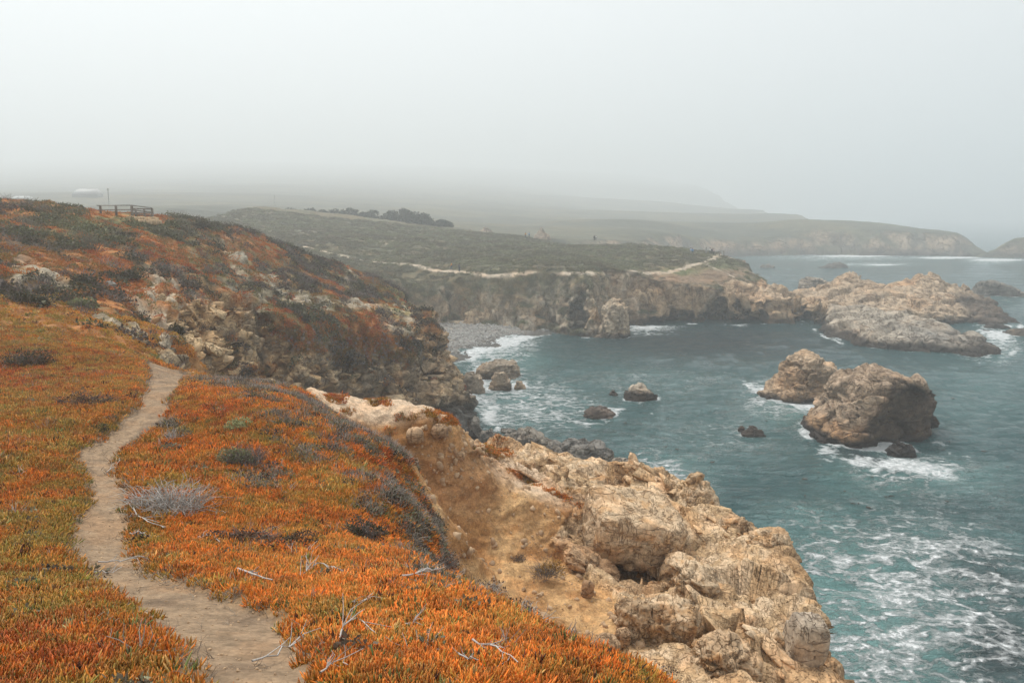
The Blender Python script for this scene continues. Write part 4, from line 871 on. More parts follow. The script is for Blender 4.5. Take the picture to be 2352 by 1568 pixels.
def leaf_mat(name, a0=(1, 1, 1), tipmul=(1.25, 0.75, 0.45), basemul=(0.55, 0.75, 0.6), trans=0.25, rough=0.55, vary=False):
    b = NB(name); hue = b.attr('hue', 'INSTANCER'); h = b.attr('along', col=False); r = b.attr('rnd', col=False)
    c = b.mix(1.0, hue, b.mix(b.rng(h, 0.1, 0.6), basemul, (1, 1, 1)), 'MULTIPLY')
    c = b.mix(1.0, c, b.mix(b.math('MULTIPLY', b.rng(h, 0.55, 1.0), b.rng(r, 0.2, 0.9)), (1, 1, 1), tipmul), 'MULTIPLY')
    r2 = b.math('FRACT', b.math('MULTIPLY', r, 7.31))
    c = b.mix(1.0, c, b.rng(r2, 0, 1, 0.6, 1.35, False), 'MULTIPLY')
    if vary: c = b.mix(1.0, c, b.mix(b.rng(r, 0.0, 0.35), (0.78, 1.15, 1.1), (1, 1, 1)), 'MULTIPLY')
    p = b.bsdf(c, rough, None, 0.3); t = b.n('BsdfTranslucent'); b.l(c, t.inputs[0]); mx = b.n('MixShader'); mx.inputs[0].default_value = trans
    b.l(p, mx.inputs[1]); b.l(t.outputs[0], mx.inputs[2]); return b.done(mx.outputs[0])
def finger_tuft(seed, n, rad, ln, wd, spread):
    r = np.random.default_rng(seed); V = []; T = []; A = []; R = []
    for k in range(n):
        ang = r.random() * 6.283; rr = rad * math.sqrt(r.random()); lean = spread * (0.25 + 0.75 * rr / rad) * (0.6 + 0.8 * r.random()); L = ln * (0.65 + 0.6 * r.random()); wv = wd * (0.8 + 0.5 * r.random())
        base = np.array([math.cos(ang) * rr, math.sin(ang) * rr, -0.015]); la = ang + r.normal() * 0.7
        dirh = np.array([math.cos(la), math.sin(la), 0]); side = np.array([-math.sin(la), math.cos(la), 0])
        rv = r.random(); o = len(V); curve = r.normal() * 0.25 - 0.35
        for s, (t, wk) in enumerate(((0, 0.75), (0.45, 1.0), (0.8, 0.72))):
            aa = lean + curve * t
            c = base + L * t * (dirh * math.sin(aa) + np.array([0, 0, math.cos(aa)]))
            fw = dirh * math.cos(aa) - np.array([0, 0, math.sin(aa)])
            for (u, v) in ((-1, 0.4), (1, 0.4), (0, -0.8)): V.append(c + side * u * wv * wk * 0.5 + fw * v * wv * wk * 0.6); A.append(t); R.append(rv)
        aa = lean + curve; V.append(base + L * (dirh * math.sin(aa) + np.array([0, 0, math.cos(aa)]))); A.append(1.0); R.append(rv)
        for s in range(2):
            for q in range(3):
                i0, i1 = o + s * 3 + q, o + s * 3 + (q + 1) % 3; T += [(i0, i1, i1 + 3), (i0, i1 + 3, i0 + 3)]
        for q in range(3): T.append((o + 6 + q, o + 6 + (q + 1) % 3, o + 9))
    return np.array(V), np.array(T), {'along': np.array(A), 'rnd': np.array(R)}
def leaf_clump(seed, n, rx, rz, leaf, up=0.4):
    """a dome of small leaves, r = rx wide and rz high"""
    r = np.random.default_rng(seed); V = []; T = []; A = []; R = []
    for k in range(n):
        d = r.normal(size=3); d[2] = abs(d[2]); d /= np.linalg.norm(d); rad = 0.55 + 0.45 * r.random() ** 0.5
        c = d * np.array([rx, rx, rz]) * rad * (0.85 + 0.3 * math.sin(d[0] * 5 + seed) * math.cos(d[1] * 4))
        t = r.normal(size=3) + d * 0.6; t /= np.linalg.norm(t); u = np.cross(t, r.normal(size=3)); u /= np.linalg.norm(u)
        L = leaf * (0.6 + 0.8 * r.random()); o = len(V); rv = r.random()
        V += [c - u * L * 0.3, c + t * L * 0.5 + u * L * 0.28, c + t * L, c + t * L * 0.4 - u * L * 0.42]
        A += [0.35 + 0.65 * max(0, c[2] / rz)] * 4; R += [rv] * 4; T += [(o, o + 1, o + 2), (o, o + 2, o + 3)]
    return np.array(V), np.array(T), {'along': np.clip(np.array(A), 0, 1), 'rnd': np.array(R)}
def stick(V, T, pts, r0, r1, k=3):
    """a tapering stick along pts, added to V, T"""
    pts = [np.asarray(p, float) for p in pts]; n = len(pts); o = len(V)
    for s in range(n):
        d = pts[min(s + 1, n - 1)] - pts[max(s - 1, 0)]; d /= (np.linalg.norm(d) + 1e-9)
        a = np.cross(d, (0.31, 0.52, 0.79)); a /= np.linalg.norm(a); b_ = np.cross(d, a); rr = r0 + (r1 - r0) * s / (n - 1)
        for q in range(k): V.append(pts[s] + rr * (a * math.cos(6.283 * q / k) + b_ * math.sin(6.283 * q / k)))
    for s in range(n - 1):
        for q in range(k):
            i0, i1 = o + s * k + q, o + s * k + (q + 1) % k; T += [(i0, i1, i1 + k), (i0, i1 + k, i0 + k)]
def twig_clump(seed, n, rx, rz, thick):
    r = np.random.default_rng(seed); V = []; T = []
    for k in range(n):
        a = r.random() * 6.283; q = rx * 0.5 * r.random(); p = np.array([math.cos(a) * q, math.sin(a) * q, -0.02]); d = np.array([math.cos(a) * 0.8, math.sin(a) * 0.8, 0.5 + r.random()]) ; pts = [p]
        for s in range(3): d = d / np.linalg.norm(d) + r.normal(size=3) * 0.35; p = p + d / np.linalg.norm(d) * (rx + rz) * 0.22; pts.append(p)
        stick(V, T, pts, thick, thick * 0.4)
    V = np.array(V); return V, np.array(T), {'along': np.clip(0.4 + V[:, 2] / rz, 0, 1), 'rnd': np.full(len(V), 0.5)}
M_ICE = leaf_mat('ice plant leaves', tipmul=(1.08, 0.80, 0.6), basemul=(0.75, 1.05, 0.9), trans=0.32, rough=0.45, vary=True)
M_LEAF = leaf_mat('shrub leaves', tipmul=(1.1, 1.08, 1.05), basemul=(0.6, 0.6, 0.6), trans=0.2, rough=0.7)
M_TWIG = leaf_mat('dry twigs', tipmul=(1.1, 1.1, 1.1), basemul=(0.8, 0.8, 0.8), trans=0.0, rough=0.9)
def ice_t(k):
    a = (k, 13, 0.062, 0.085, 0.0135, 0.75) if k < 4 else (k, 12, 0.075, 0.10, 0.0145, 1.25)
    V, T, A = finger_tuft(*a); return template('ice_plant_tuft', V, T, M_ICE, A)
ICE_T = [ice_t(k) for k in range(7)]
def T_(name, f, *a, mat): 
    V, T, A = f(*a); return template(name, V, T, mat, A)
DRY_T = [T_('dry_twigs', twig_clump, 30 + k, 9, 0.11, 0.12, 0.0035, mat=M_TWIG) for k in range(3)]
LEAFY_T = [T_('small_leaves', leaf_clump, 40 + k, 46, 0.10, 0.07, 0.032, mat=M_LEAF) for k in range(3)]
V, Q, N, ice_, pm_ = NEAR[:5]
px, py = proj(V)
inview = ((px > -450) & (px < 2700) & (py < 2000)) * 1.0
tot_ice = ice_ * inview * (pm_ < 0.15)
def grey_zone(P):
    px, py = proj(P); z = 0
    for a in [(890,1070,100,140,-25),(965,1220,60,120,-20),(800,970,110,70,25),(640,890,170,24,6),(720,1010,90,60,20),(660,940,110,40,10),(720,930,80,30),(870,1130,50,60),(575,1070,70,40,30),(390,1000,25,40)]:
        z = np.maximum(z, blob(px, py, *a))
    return np.clip(z * 1.5, 0, 1) * sstep(-0.12, 0.38, fbm(P * 3.2, 501, 3) + 0.4 * fbm(P * 0.9, 502, 2))
def ice_colour(P):
    px, py = proj(P); n = len(P)
    n1 = fbm(P * 0.55, 511, 4); n2 = fbm(P * 1.9, 512, 3); n3 = fbm(P * 5.0, 513, 2); n4 = fbm(P * 2.6, 514, 3)
    OR = (0.74, 0.275, 0.042); YG = (0.56, 0.36, 0.085); RED = (0.50, 0.095, 0.025); OLV = (0.33, 0.28, 0.08); GRN = (0.20, 0.22, 0.075)
    left = sstep(500, 100, px)
    c = lerp3(OR, YG, sstep(-0.15, 0.45, n2 + 0.25 * left - 0.05)); c = lerp3(c, OLV, sstep(0.0, 0.5, n1 + 0.5 * n3) * (0.35 + 0.25 * left)); c = lerp3(c, (0.60, 0.37, 0.085), left * sstep(0.0, 0.4, fbm(P * 1.1, 516, 3)) * 0.7); c = c * (1 - 0.12 * left[:, None])
    red = np.clip(0.75 * blob(px, py, 60, 1500, 300, 140) + blob(px, py, 760, 900, 160, 60, 20) + blob(px, py, 900, 1040, 110, 120) * 0.8 + 0.8 * blob(px, py, 60, 850, 260, 70) + 0.7 * blob(px, py, 520, 960, 160, 50, 15) + 0.5 * blob(px, py, 1350, 1480, 200, 60, 25), 0, 1)
    c = lerp3(c, RED, sstep(0.0, 0.45, n3 + 0.55 * red - 0.12) * (0.25 + 0.7 * red))
    c = lerp3(c, (0.96, 0.42, 0.105), np.clip(blob(px, py, 950, 1400, 480, 200, 15), 0, 1) * 0.7)
    c = lerp3(c, (0.42, 0.13, 0.03), sstep(0.05, 0.4, n4) * 0.55); c = lerp3(c, OLV, sstep(0.1, 0.45, -n4) * 0.5)
    r = RNG.random(n)
    c = np.where((r < 0.05)[:, None], np.array(GRN), c); c = np.where((r > 0.975)[:, None], np.array((0.62, 0.45, 0.2)), c); c = np.where(((r > 0.05) & (r < 0.075))[:, None], np.array((0.10, 0.035, 0.02)), c)
    return c * (0.85 + 0.4 * RNG.random(n))[:, None] * np.array([1.06, 1.0, 0.85])
wg = tot_ice * np.where(V[:, 1] < 13, 1.0, 0.7)
area_n = int(92000)
P, NN = sample(NEAR, wg, area_n)
gz = grey_zone(P); k = RNG.random(len(P)) > gz * 0.48; P, NN = P[k], NN[k]
n = len(P)
sc_ = 0.74 * (0.65 + 0.5 * RNG.random(n) + 0.45 * RNG.random(n) ** 3 + 0.25 * fbm(P * 1.3, 515, 3)) * np.where(P[:, 1] < 13, 1.0, 1.25)
scatter('ice_plant', P, tilt(NN + RNG.normal(size=(n, 3)) * 0.3, 0.6, n), sc_, ice_colour(P), RNG.integers(0, 7, n), ICE_T, 'orange and olive ice plant carpeting the slope on both sides of the dirt path', 'ice plant')
# tufts on the sandy shelf, along the lip of the bank and across the ridge
V, Q, N = NEARC[:3]; px, py = proj(V); zc = 0
for a in [(1000,955,35,10,5),(1030,968,22,12),(930,958,26,7),(870,925,30,8),(770,915,26,8),(1130,1038,40,9,8),(1200,1098,40,5,25),(1290,1140,45,5,25),(840,1000,22,8),(800,945,14,6),(900,990,16,8)]: zc = np.maximum(zc, blob(px, py, *a))
P, NN = sample(NEARC, np.clip(zc * 1.5, 0, 1) * (V[:, 1] > 21) * (N[:, 2] > 0.3), 2400); n = len(P)
scatter('ridge_ice_plant', P, tilt(NN + RNG.normal(size=(n, 3)) * 0.3, 0.6, n), 0.8 + 0.6 * RNG.random(n), ice_colour(P) * 0.85, RNG.integers(0, 7, n), ICE_T, 'small ice plant tufts along the sandy shelf and the ridge lip', 'ice plant')
# grey dead stems and dusty leaves among the ice plant
V = NEAR[0]; wz = tot_ice * (0.004 + grey_zone(V))
P, NN = sample(NEAR, wz, 12500); n = len(P); var = RNG.integers(0, 6, n)
tn = np.where((var < 3)[:, None], lerp3((0.46, 0.41, 0.36), (0.14, 0.11, 0.09), RNG.random(n)), lerp3((0.25, 0.25, 0.15), (0.12, 0.085, 0.06), RNG.random(n)))
tn = np.where((RNG.random(n) < 0.14)[:, None], np.array((0.05, 0.04, 0.033)), tn)
scatter('dry_undergrowth', P, tilt(NN, 0.5, n), 0.75 + 1.0 * RNG.random(n) ** 2, tn, var, DRY_T + LEAFY_T, 'grey dead stems and dusty leaves tangled among the ice plant', 'undergrowth')
# straw and crumbs along the path and loose stones in the bowl
M_STONE = leaf_mat('loose stones', tipmul=(1, 1, 1), basemul=(1, 1, 1), trans=0.0, rough=0.9)
def pebble(seed):
    bm = bmesh.new(); bmesh.ops.create_icosphere(bm, subdivisions=2, radius=1.0); V = np.array([v.co[:] for v in bm.verts]); T = np.array([[v.index for v in f.verts] for f in bm.faces]); bm.free()
    a, _, _ = rockdisp(V + seed * 9, 0.9, 0.45, seed, (1, 1, 1), 0.0); V = V * (1 + a)[:, None] * np.array([1, 0.8, 0.6]); return V, T, {'along': np.full(len(V), 0.5), 'rnd': np.full(len(V), 0.5)}
PEB_T = [T_('stone', pebble, 60 + k, mat=M_STONE) for k in range(4)]
V, Q, N = NEARC[:3]; px, py = proj(V)
bowl = (inpoly(px, py, [(980,960),(1120,1000),(1330,1180),(1420,1400),(1560,1560),(1300,1480),(1010,1300),(940,1080)]) & (V[:, 1] > 12)) * 1.0
bowl = bowl * (V[:, 1] > 16.5); P, NN = sample(NEARC, bowl, 3800); pm_ = NEAR[4]; n = len(P); sz = 0.016 + 0.13 * RNG.random(n) ** 6
bk = np.clip(blob(px, py, 1030, 1040, 110, 80, 30) * 1.4, 0, 1) * (V[:, 1] > 23) * (N[:, 2] < 0.75)
Pb, Nb = sample(NEARC, bk, 420); P = np.concatenate((P, Pb)); NN = np.concatenate((NN, Nb)); sz = np.concatenate((sz, 0.025 + 0.12 * RNG.random(420) ** 3)); n = len(P)
P2, N2 = sample(NEAR, pm_ * inview, 2600); n2 = len(P2); P = np.concatenate((P, P2)); NN = np.concatenate((NN, N2)); sz = np.concatenate((sz, 0.005 + 0.014 * RNG.random(n2) ** 5)); n = len(P)
scatter('loose_stones', P, RNG.random((n, 3)) * 6.28, sz, lerp3((0.45, 0.31, 0.19), (0.30, 0.20, 0.12), RNG.random(n)), RNG.integers(0, 4, n), PEB_T, 'loose gravel and stones scattered over path and eroded bowl', 'gravel')
edge = np.clip(pm_ * (1 - pm_) * 4, 0, 1)
P, NN = sample(NEAR, (edge + 0.012 * pm_) * inview, 2200); n = len(P)
scatter('path_litter', P, np.stack((RNG.normal(size=n) * 0.5 + 1.3, RNG.normal(size=n) * 0.4, RNG.random(n) * 6.28), 1), 0.35 + 0.5 * RNG.random(n), lerp3((0.34, 0.29, 0.23), (0.16, 0.12, 0.09), RNG.random(n)), RNG.integers(0, 3, n), DRY_T, 'dead stems and crumbs littering the edges of the dirt path', 'plant litter')
# beach cobbles
P, NN = sample(BEACH, BEACH[3], 9000); n = len(P); sz = 0.10 + 0.30 * RNG.random(n) ** 4
scatter('beach_cobbles', P, RNG.random((n, 3)) * 6.28, sz, lerp3((0.33, 0.32, 0.30), (0.20, 0.185, 0.165), RNG.random(n)), RNG.integers(0, 4, n), PEB_T, 'grey cobbles covering the small beach at the head of the cove', 'cobbles')
# angular blocks broken along the bedding, crusting every rock face
M_BLKI = {k: ground_mat('fractured ' + k, f, inst=True) for k, f in (('near', 0.06), ('mid', 0.2))}
def hull_block(seed):
    r = np.random.default_rng(seed); p = r.normal(size=(11, 3)); p /= (np.abs(p) ** 8).sum(1)[:, None] ** 0.125; p *= np.array([1.0, 0.62, 0.34]) * (0.8 + 0.35 * r.random((11, 1)))
    bm = bmesh.new()
    for q in p: bm.verts.new(q)
    bmesh.ops.convex_hull(bm, input=list(bm.verts)); bmesh.ops.delete(bm, geom=[v for v in bm.verts if not v.link_faces], context='VERTS')
    bmesh.ops.bevel(bm, geom=list(bm.edges), offset=0.025, segments=1, affect='EDGES'); bmesh.ops.triangulate(bm, faces=list(bm.faces)); bmesh.ops.subdivide_edges(bm, edges=list(bm.edges), cuts=1, use_grid_fill=True); bmesh.ops.triangulate(bm, faces=list(bm.faces))
    bm.verts.ensure_lookup_table(); bm.verts.index_update(); V = np.array([v.co[:] for v in bm.verts]); T = np.array([[v.index for v in f.verts] for f in bm.faces]); bm.free()
    V = V * (1 + 0.05 * fbm(V * 2.5 + seed, seed, 3))[:, None]
    return V, T, {'rocky': np.ones(len(V))}
def blocks(name, S, wgt, n, key, s0, s1, base, jit, label, sink=0.16):
    T_s = []
    for k in range(7):
        V, T, A = hull_block(900 + k); o = mesh('block', V, T, M_BLKI[key], attrs=A, smooth=False); COL.objects.unlink(o); T_s.append(o)
    P, NN, ix = sample(S, wgt, n, True); sz = s0 + (s1 - s0) * RNG.random(n) ** 2.0
    rot = np.array(base)[None] + RNG.normal(size=(n, 3)) * jit
    tn = S[5][ix] * (0.8 + 0.45 * RNG.random((n, 1)))
    scatter(name, P - NN * (sz * sink)[:, None], rot, np.stack((sz, sz * (0.7 + 0.5 * RNG.random(n)), sz * (0.7 + 0.5 * RNG.random(n))), 1), tn, RNG.integers(0, 7, n), T_s, label, 'rock')
V = NEARC[0]; px, py = proj(V)
wn = sstep(0.6, 0.95, NEARC[6]) * (V[:, 1] > 11) * (px > 1080) * (V[:, 2] > 4) * sstep(-0.15, 0.25, fbm(V * 0.45, 541, 3))
blocks('ridge_fractured_rock', NEARC, wn, 1500, 'near', 0.16, 0.80, (0.35, 0.45, 0.5), 0.26, 'angular slabs and blocks breaking up the near rock ridge')
V = MID[0]; px, py = proj(V); wm = sstep(0.6, 0.95, MID[6]) * (px > 300) * (1 - MID[4]) * (V[:, 2] > 0.5)
blocks('bluff_fractured_rock', MID, wm, 1500, 'mid', 0.3, 1.5, (0.15, 0.25, 1.2), 0.2, 'jointed angular blocks on the bluff face below the hillside', 0.30)
# hillside cover: orange mats, dark shrubs, green scrub
MAT_T = [T_('ice_plant_mat', leaf_clump, 70 + k, 70, 0.42, 0.20, 0.10, mat=M_ICE) for k in range(3)]
SHR_T = [T_('low_shrub', leaf_clump, 80 + k, 130, 0.55, 0.48, 0.11, mat=M_LEAF) for k in range(4)]
TWG_T = [T_('bare_brush', twig_clump, 90 + k, 26, 0.55, 0.5, 0.012, mat=M_TWIG) for k in range(2)]
V, Q, N, veg_, mat_ = MID[:5]; px, py = proj(V)
iv = ((px > -350) & (px < 2500)) * 1.0 * (V[:, 1] < 125)
nA = fbm(V * 0.22, 521, 4); nB = fbm(V * 0.7, 522, 3)
P, NN = sample(MID, veg_ * iv * (0.3 + mat_ + sstep(-0.2, 0.3, -nA)), 15000); n = len(P)
q1 = fbm(P * 0.3, 523, 3); q2 = fbm(P * 1.2, 524, 2)
tn = lerp3((0.47, 0.15, 0.028), (0.30, 0.155, 0.04), sstep(-0.3, 0.4, q1)); tn = lerp3(tn, (0.34, 0.06, 0.02), sstep(0.05, 0.5, q2) * 0.7); tn = lerp3(tn, (0.17, 0.15, 0.05), (RNG.random(n) < 0.22) * 0.9)
P3, N3 = sample((NEAR[0], NEAR[1], NEAR[2]), (NEAR[0][:, 1] > 27) * (NEAR[0][:, 0] < -8) * (NEAR[2][:, 2] > 0.4) * (1 - NEAR[4]), 2600)
P = np.concatenate((P, P3)); NN = np.concatenate((NN, N3)); t3 = ice_colour(P3) * 0.85; tn = np.concatenate((tn, t3)); n = len(P)
scatter('hillside_ice_plant', P, tilt(NN, 0.8, n), (0.55 + 0.6 * RNG.random(n)) * np.where(P[:, 1] < 40, 0.6, 1.0), tn, RNG.integers(0, 3, n), MAT_T, 'rust-orange ice plant mats spread over the hillside and headland', 'ice plant')
P, NN = sample(MID, veg_ * iv * sstep(-0.15, 0.3, nA + 0.5 * nB) + 0.05 * iv * (N[:, 2] > 0.6), 7500); n = len(P); var = RNG.integers(0, 6, n)
tn = lerp3((0.05, 0.045, 0.027), (0.12, 0.125, 0.06), RNG.random(n) ** 1.5); tn = lerp3(tn, (0.10, 0.075, 0.065), (RNG.random(n) < 0.35) * 0.9); tn = np.where((var > 3)[:, None], lerp3((0.20, 0.175, 0.16), (0.11, 0.09, 0.08), RNG.random(n)), tn)
ppx, ppy = proj(P); gsel = blob(ppx, ppy, 250, 520, 230, 60); tn = lerp3(tn, (0.17, 0.18, 0.07), gsel * 0.6)
sz = 0.55 + 1.25 * RNG.random(n) ** 2
k = ~((ppx > 205) & (ppx < 385) & (ppy > 455) & (ppy < 516)); P, NN, tn, var, sz = P[k], NN[k], tn[k], var[k], sz[k]; n = len(P)
scatter('hillside_scrub', P, tilt(NN, 0.5, n), np.stack((sz, sz, sz * (0.6 + 0.4 * RNG.random(n))), 1), tn, var, SHR_T + TWG_T, 'dark low shrubs and bare brush dotted over the hillside', 'scrub')
# white-flowered patch hanging over the headland cliff
P, NN = sample(MID, mat_ * iv, 1500); n = len(P); ppx, ppy = proj(P); k = RNG.random(n) < sstep(740, 815, ppy); P, NN = P[k], NN[k]; n = len(P)
scatter('seaside_daisies', P + NN * 0.15, tilt(NN, 0.9, n), 0.16 + 0.14 * RNG.random(n), lerp3((0.42, 0.40, 0.40), (0.22, 0.21, 0.22), RNG.random(n)), RNG.integers(0, 4, n), SHR_T, 'pale flower heads sprinkled on the hanging mat above the headland cliff', 'flowers')
# plateau scrub
V, Q, N, veg_, pm_ = COVE[:5]; px, py = proj(V)
iv = ((px > -200) & (px < 2500)) * 1.0 * (V[:, 1] < 276)
P, NN = sample(COVE, veg_ * iv, 24000); n = len(P); q1 = fbm(P * 0.12, 531, 4); q2 = fbm(P * 0.5, 532, 2)
tn = lerp3((0.13, 0.12, 0.065), (0.18, 0.18, 0.095), sstep(-0.3, 0.3, q1)); tn = lerp3(tn, (0.13, 0.10, 0.06), sstep(0.0, 0.4, q2) * 0.7); tn = lerp3(tn, (0.19, 0.19, 0.13), (RNG.random(n) < 0.1) * 0.8)
tn *= (0.7 + 0.6 * RNG.random(n))[:, None]
sz = 0.7 + 1.0 * RNG.random(n) ** 1.5
scatter('plateau_scrub', P, tilt(NN, 0.4, n), np.stack((sz, sz, sz * (0.55 + 0.4 * RNG.random(n))), 1), tn, RNG.integers(0, 4, n), SHR_T, 'low grey-green coastal scrub covering the plateau above the cove', 'scrub')
# ------------------------------------------------------------------ single plants, dead wood
def finder(*surfs):
    A = np.concatenate([s[0] for s in surfs]); px, py = proj(A)
    def hit(x, y, tol=9):
        for t in (tol, tol * 2.5, tol * 6):
            m = (abs(px - x) < t) & (abs(py - y) < t)
            if m.any():
                c = A[m]; e = np.hypot(px[m] - x, py[m] - y); c = c[c[:, 1] < c[:, 1].min() * 1.08 + 0.2]; 
                p = A[m][np.argmin(e + (A[m][:, 1] > A[m][:, 1].min() * 1.08 + 0.2) * 999)]
                q = at(x, y, p[1]); return np.array([q[0], p[1], p[2]])
        return np.array(at(x, y, 20))
    return hit
hit_near = finder(NEAR); bw_ = NEARC[0]; hit_bowl = finder((bw_[bw_[:, 1] > 21],)); hit_mid = finder(MID); hit_cove = finder(COVE)
def hue_mat(name, col, trans=0.2, rough=0.7):
    b = NB(name); h = b.attr('along', col=False); r = b.attr('rnd', col=False)
    c = b.mix(1.0, col, b.rng(r, 0, 1, 0.55, 1.45, False), 'MULTIPLY')
    p = b.bsdf(c, rough, None, 0.2); t = b.n('BsdfTranslucent'); b.l(c, t.inputs[0]); mx = b.n('MixShader'); mx.inputs[0].default_value = trans
    b.l(p, mx.inputs[1]); b.l(t.outputs[0], mx.inputs[2]); return b.done(mx.outputs[0])
M_SILV = hue_mat('silver dead wood', (0.42, 0.39, 0.36), 0, 0.9); M_DKTW = hue_mat('dark dead wood', (0.17, 0.145, 0.13), 0, 0.9)
M_GRN = hue_mat('grey green leaves', (0.21, 0.22, 0.115)); M_DGRN = hue_mat('dark green leaves', (0.075, 0.07, 0.04)); M_PGRN = hue_mat('pale green leaves', (0.30, 0.31, 0.15)); M_BRN = hue_mat('brown dry leaves', (0.12, 0.075, 0.05))
M_OGR = hue_mat('orange green leaves', (0.36, 0.21, 0.05))
def shrub(label, px, py, wpx, hpx, hit, leaf=None, twig=None, nl=900, nt=120, seed=0, lsz=0.035, name='shrub', cat='shrub', thick=0.006, off=(0, 0)):
    p = hit(px, py); k = p[1] / F; rx = wpx * k / 2; rz = hpx * k; r = np.random.default_rng(seed)
    root = empty(name, tuple(p), label, cat)
    if leaf:
        V = []; T = []; R = []
        lobes = [(r.normal(size=2) * np.array([0.55, 0.4]), 0.25 + 0.4 * r.random()) for _ in range(7)]
        for j in range(nl):
            (lx, ly), lr = lobes[r.integers(7)]; d = r.normal(size=3); d[2] = abs(d[2]) * 0.9; d /= np.linalg.norm(d)
            c = np.array([lx * rx + d[0] * lr * rx + off[0] * rx, (ly + d[1] * lr) * rx * 0.8, d[2] * lr * rz * 1.3 + 0.02]) * (0.8 + 0.25 * r.random())
            t = r.normal(size=3) + d; t /= np.linalg.norm(t); u = np.cross(t, r.normal(size=3)); u /= np.linalg.norm(u); L = lsz * (0.6 + 0.8 * r.random()); o = len(V); rv = r.random()
            V += [c - u * L * 0.3, c + t * L * 0.5 + u * L * 0.3, c + t * L, c + t * L * 0.4 - u * L * 0.4]; R += [rv] * 4; T += [(o, o + 1, o + 2), (o, o + 2, o + 3)]
        mesh('foliage', np.array(V), np.array(T), leaf, root, attrs={'rnd': np.array(R), 'along': np.ones(len(V))})
    if twig:
        V = []; T = []
        for j in range(nt):
            a = r.random() * 6.283; q = 0.5 * r.random(); c = np.array([math.cos(a) * 1.6 * q * rx, math.sin(a) * q * 1.2 * rx, 0.0]); a += r.normal() * 0.9; d = np.array([math.cos(a) * rx * (0.1 + 0.75 * r.random()), math.sin(a) * rx * (0.1 + 0.6 * r.random()), rz * (0.25 + 0.75 * r.random())]); pts = [c]
            for s in range(4): c = c + d / 4 + r.normal(size=3) * np.array([rx, rx, rz]) * 0.085; d = d * np.array([1.05, 1.05, 0.72]); pts.append(c)
            stick(V, T, pts, thick, thick * 0.35)
            if j % 2 == 0:
                e = pts[2]; stick(V, T, [e, e + r.normal(size=3) * rx * 0.12 + d * 0.15, e + r.normal(size=3) * rx * 0.2 + d * 0.3], thick * 0.6, thick * 0.25)
        V = np.array(V); mesh('branches', V, np.array(T), twig, root, attrs={'rnd': np.repeat(r.random(len(V) // 3 + 1), 3)[:len(V)], 'along': np.ones(len(V))})
    return root
shrub('rounded grey-green bush with dead grey twigs above the silver shrub', 560, 1075, 100, 62, hit_near, M_GRN, M_DKTW, 1500, 160, 1, 0.04, off=(-0.25, 0))
shrub('silver leafless shrub sprawling at the path edge', 392, 1172, 190, 88, hit_near, None, M_SILV, 0, 300, 2, thick=0.006, name='dead_shrub')
shrub('dark brown low shrub stretched across the orange ice plant', 575, 1248, 150, 34, hit_near, M_BRN, M_DKTW, 1300, 120, 3, 0.035)
shrub('dark end of the low brown shrub, a smaller leafy sprig', 668, 1246, 80, 20, hit_near, M_DGRN, M_DKTW, 500, 40, 4, 0.03)
shrub('round dark bush in the hollow below the grey-leaved patch', 838, 1236, 90, 62, hit_near, M_DGRN, M_DKTW, 1400, 160, 5, 0.035)
shrub('lone tuft of ice plant with a grey skirt on the bare bowl slope', 1258, 1322, 85, 52, lambda x, y: np.array(at(x, y, 22.75)), M_OGR, M_DKTW, 900, 160, 6, 0.05, name='plant_tuft', cat='plant')
shrub('small dry clump uphill of the lone tuft in the bowl', 1195, 1288, 36, 18, hit_bowl, M_BRN, M_DKTW, 160, 50, 7, 0.04, name='plant_tuft', cat='plant')
shrub('dark rounded bush among red ice plant near the left frame edge', 64, 838, 95, 50, hit_near, M_DGRN, M_DKTW, 1600, 160, 8, 0.05)
shrub('pale green cushion of leaves near the crest of the slope', 546, 978, 66, 24, hit_near, M_PGRN, None, 900, 0, 9, 0.035)
shrub('brown withered patch in the ice plant left of the path top', 205, 928, 120, 30, hit_near, M_BRN, M_DKTW, 900, 120, 10, 0.04)
shrub('small dark sprig left of the path near its first bend', 232, 990, 44, 22, hit_near, M_DGRN, None, 300, 0, 11, 0.03)
shrub('grey brush on the crest rim nearest the earth bank', 1012, 1300, 90, 44, hit_near, M_BRN, M_DKTW, 200, 150, 12, 0.03, thick=0.004)
shrub('grey brush midway down the crest rim', 1112, 1362, 80, 34, hit_near, M_BRN, M_SILV, 150, 120, 13, 0.03, thick=0.004)
shrub('low tangle of grey stems at the lowest crest rim', 1195, 1402, 90, 22, hit_near, M_BRN, M_SILV, 150, 120, 14, 0.03, thick=0.003)
shrub('dry brush beside the frame bottom at the cliff edge', 1480, 1560, 110, 26, hit_near, M_BRN, M_SILV, 200, 160, 15, 0.02, thick=0.003)
shrub('thin grey sprig standing between path top and red patch', 398, 1010, 34, 46, hit_near, None, M_SILV, 0, 60, 16, thick=0.005, name='dead_shrub')
for k, (lab, x, y, wv, hv, lf) in enumerate([('dark bush under the bare notch at the hillside\'s left edge', 40, 700, 110, 40, M_DGRN), ('green bush beside the boulder on the hillside', 190, 705, 60, 22, M_GRN),
    ('wide dark shrub below the upper orange band of the hill', 270, 640, 90, 26, M_DGRN), ('dark shrub at the corner where bare cliff begins', 400, 768, 60, 26, M_DGRN), ('bushy shrub on the skyline right of the stone wall', 462, 522, 46, 16, M_DGRN), ('dark bush high on the slope under the timber railing', 260, 545, 80, 26, M_DGRN)]):
    shrub(lab, x, y, wv, hv, hit_mid, lf, M_DKTW, 1200, 60, 30 + k, 0.13, thick=0.02)
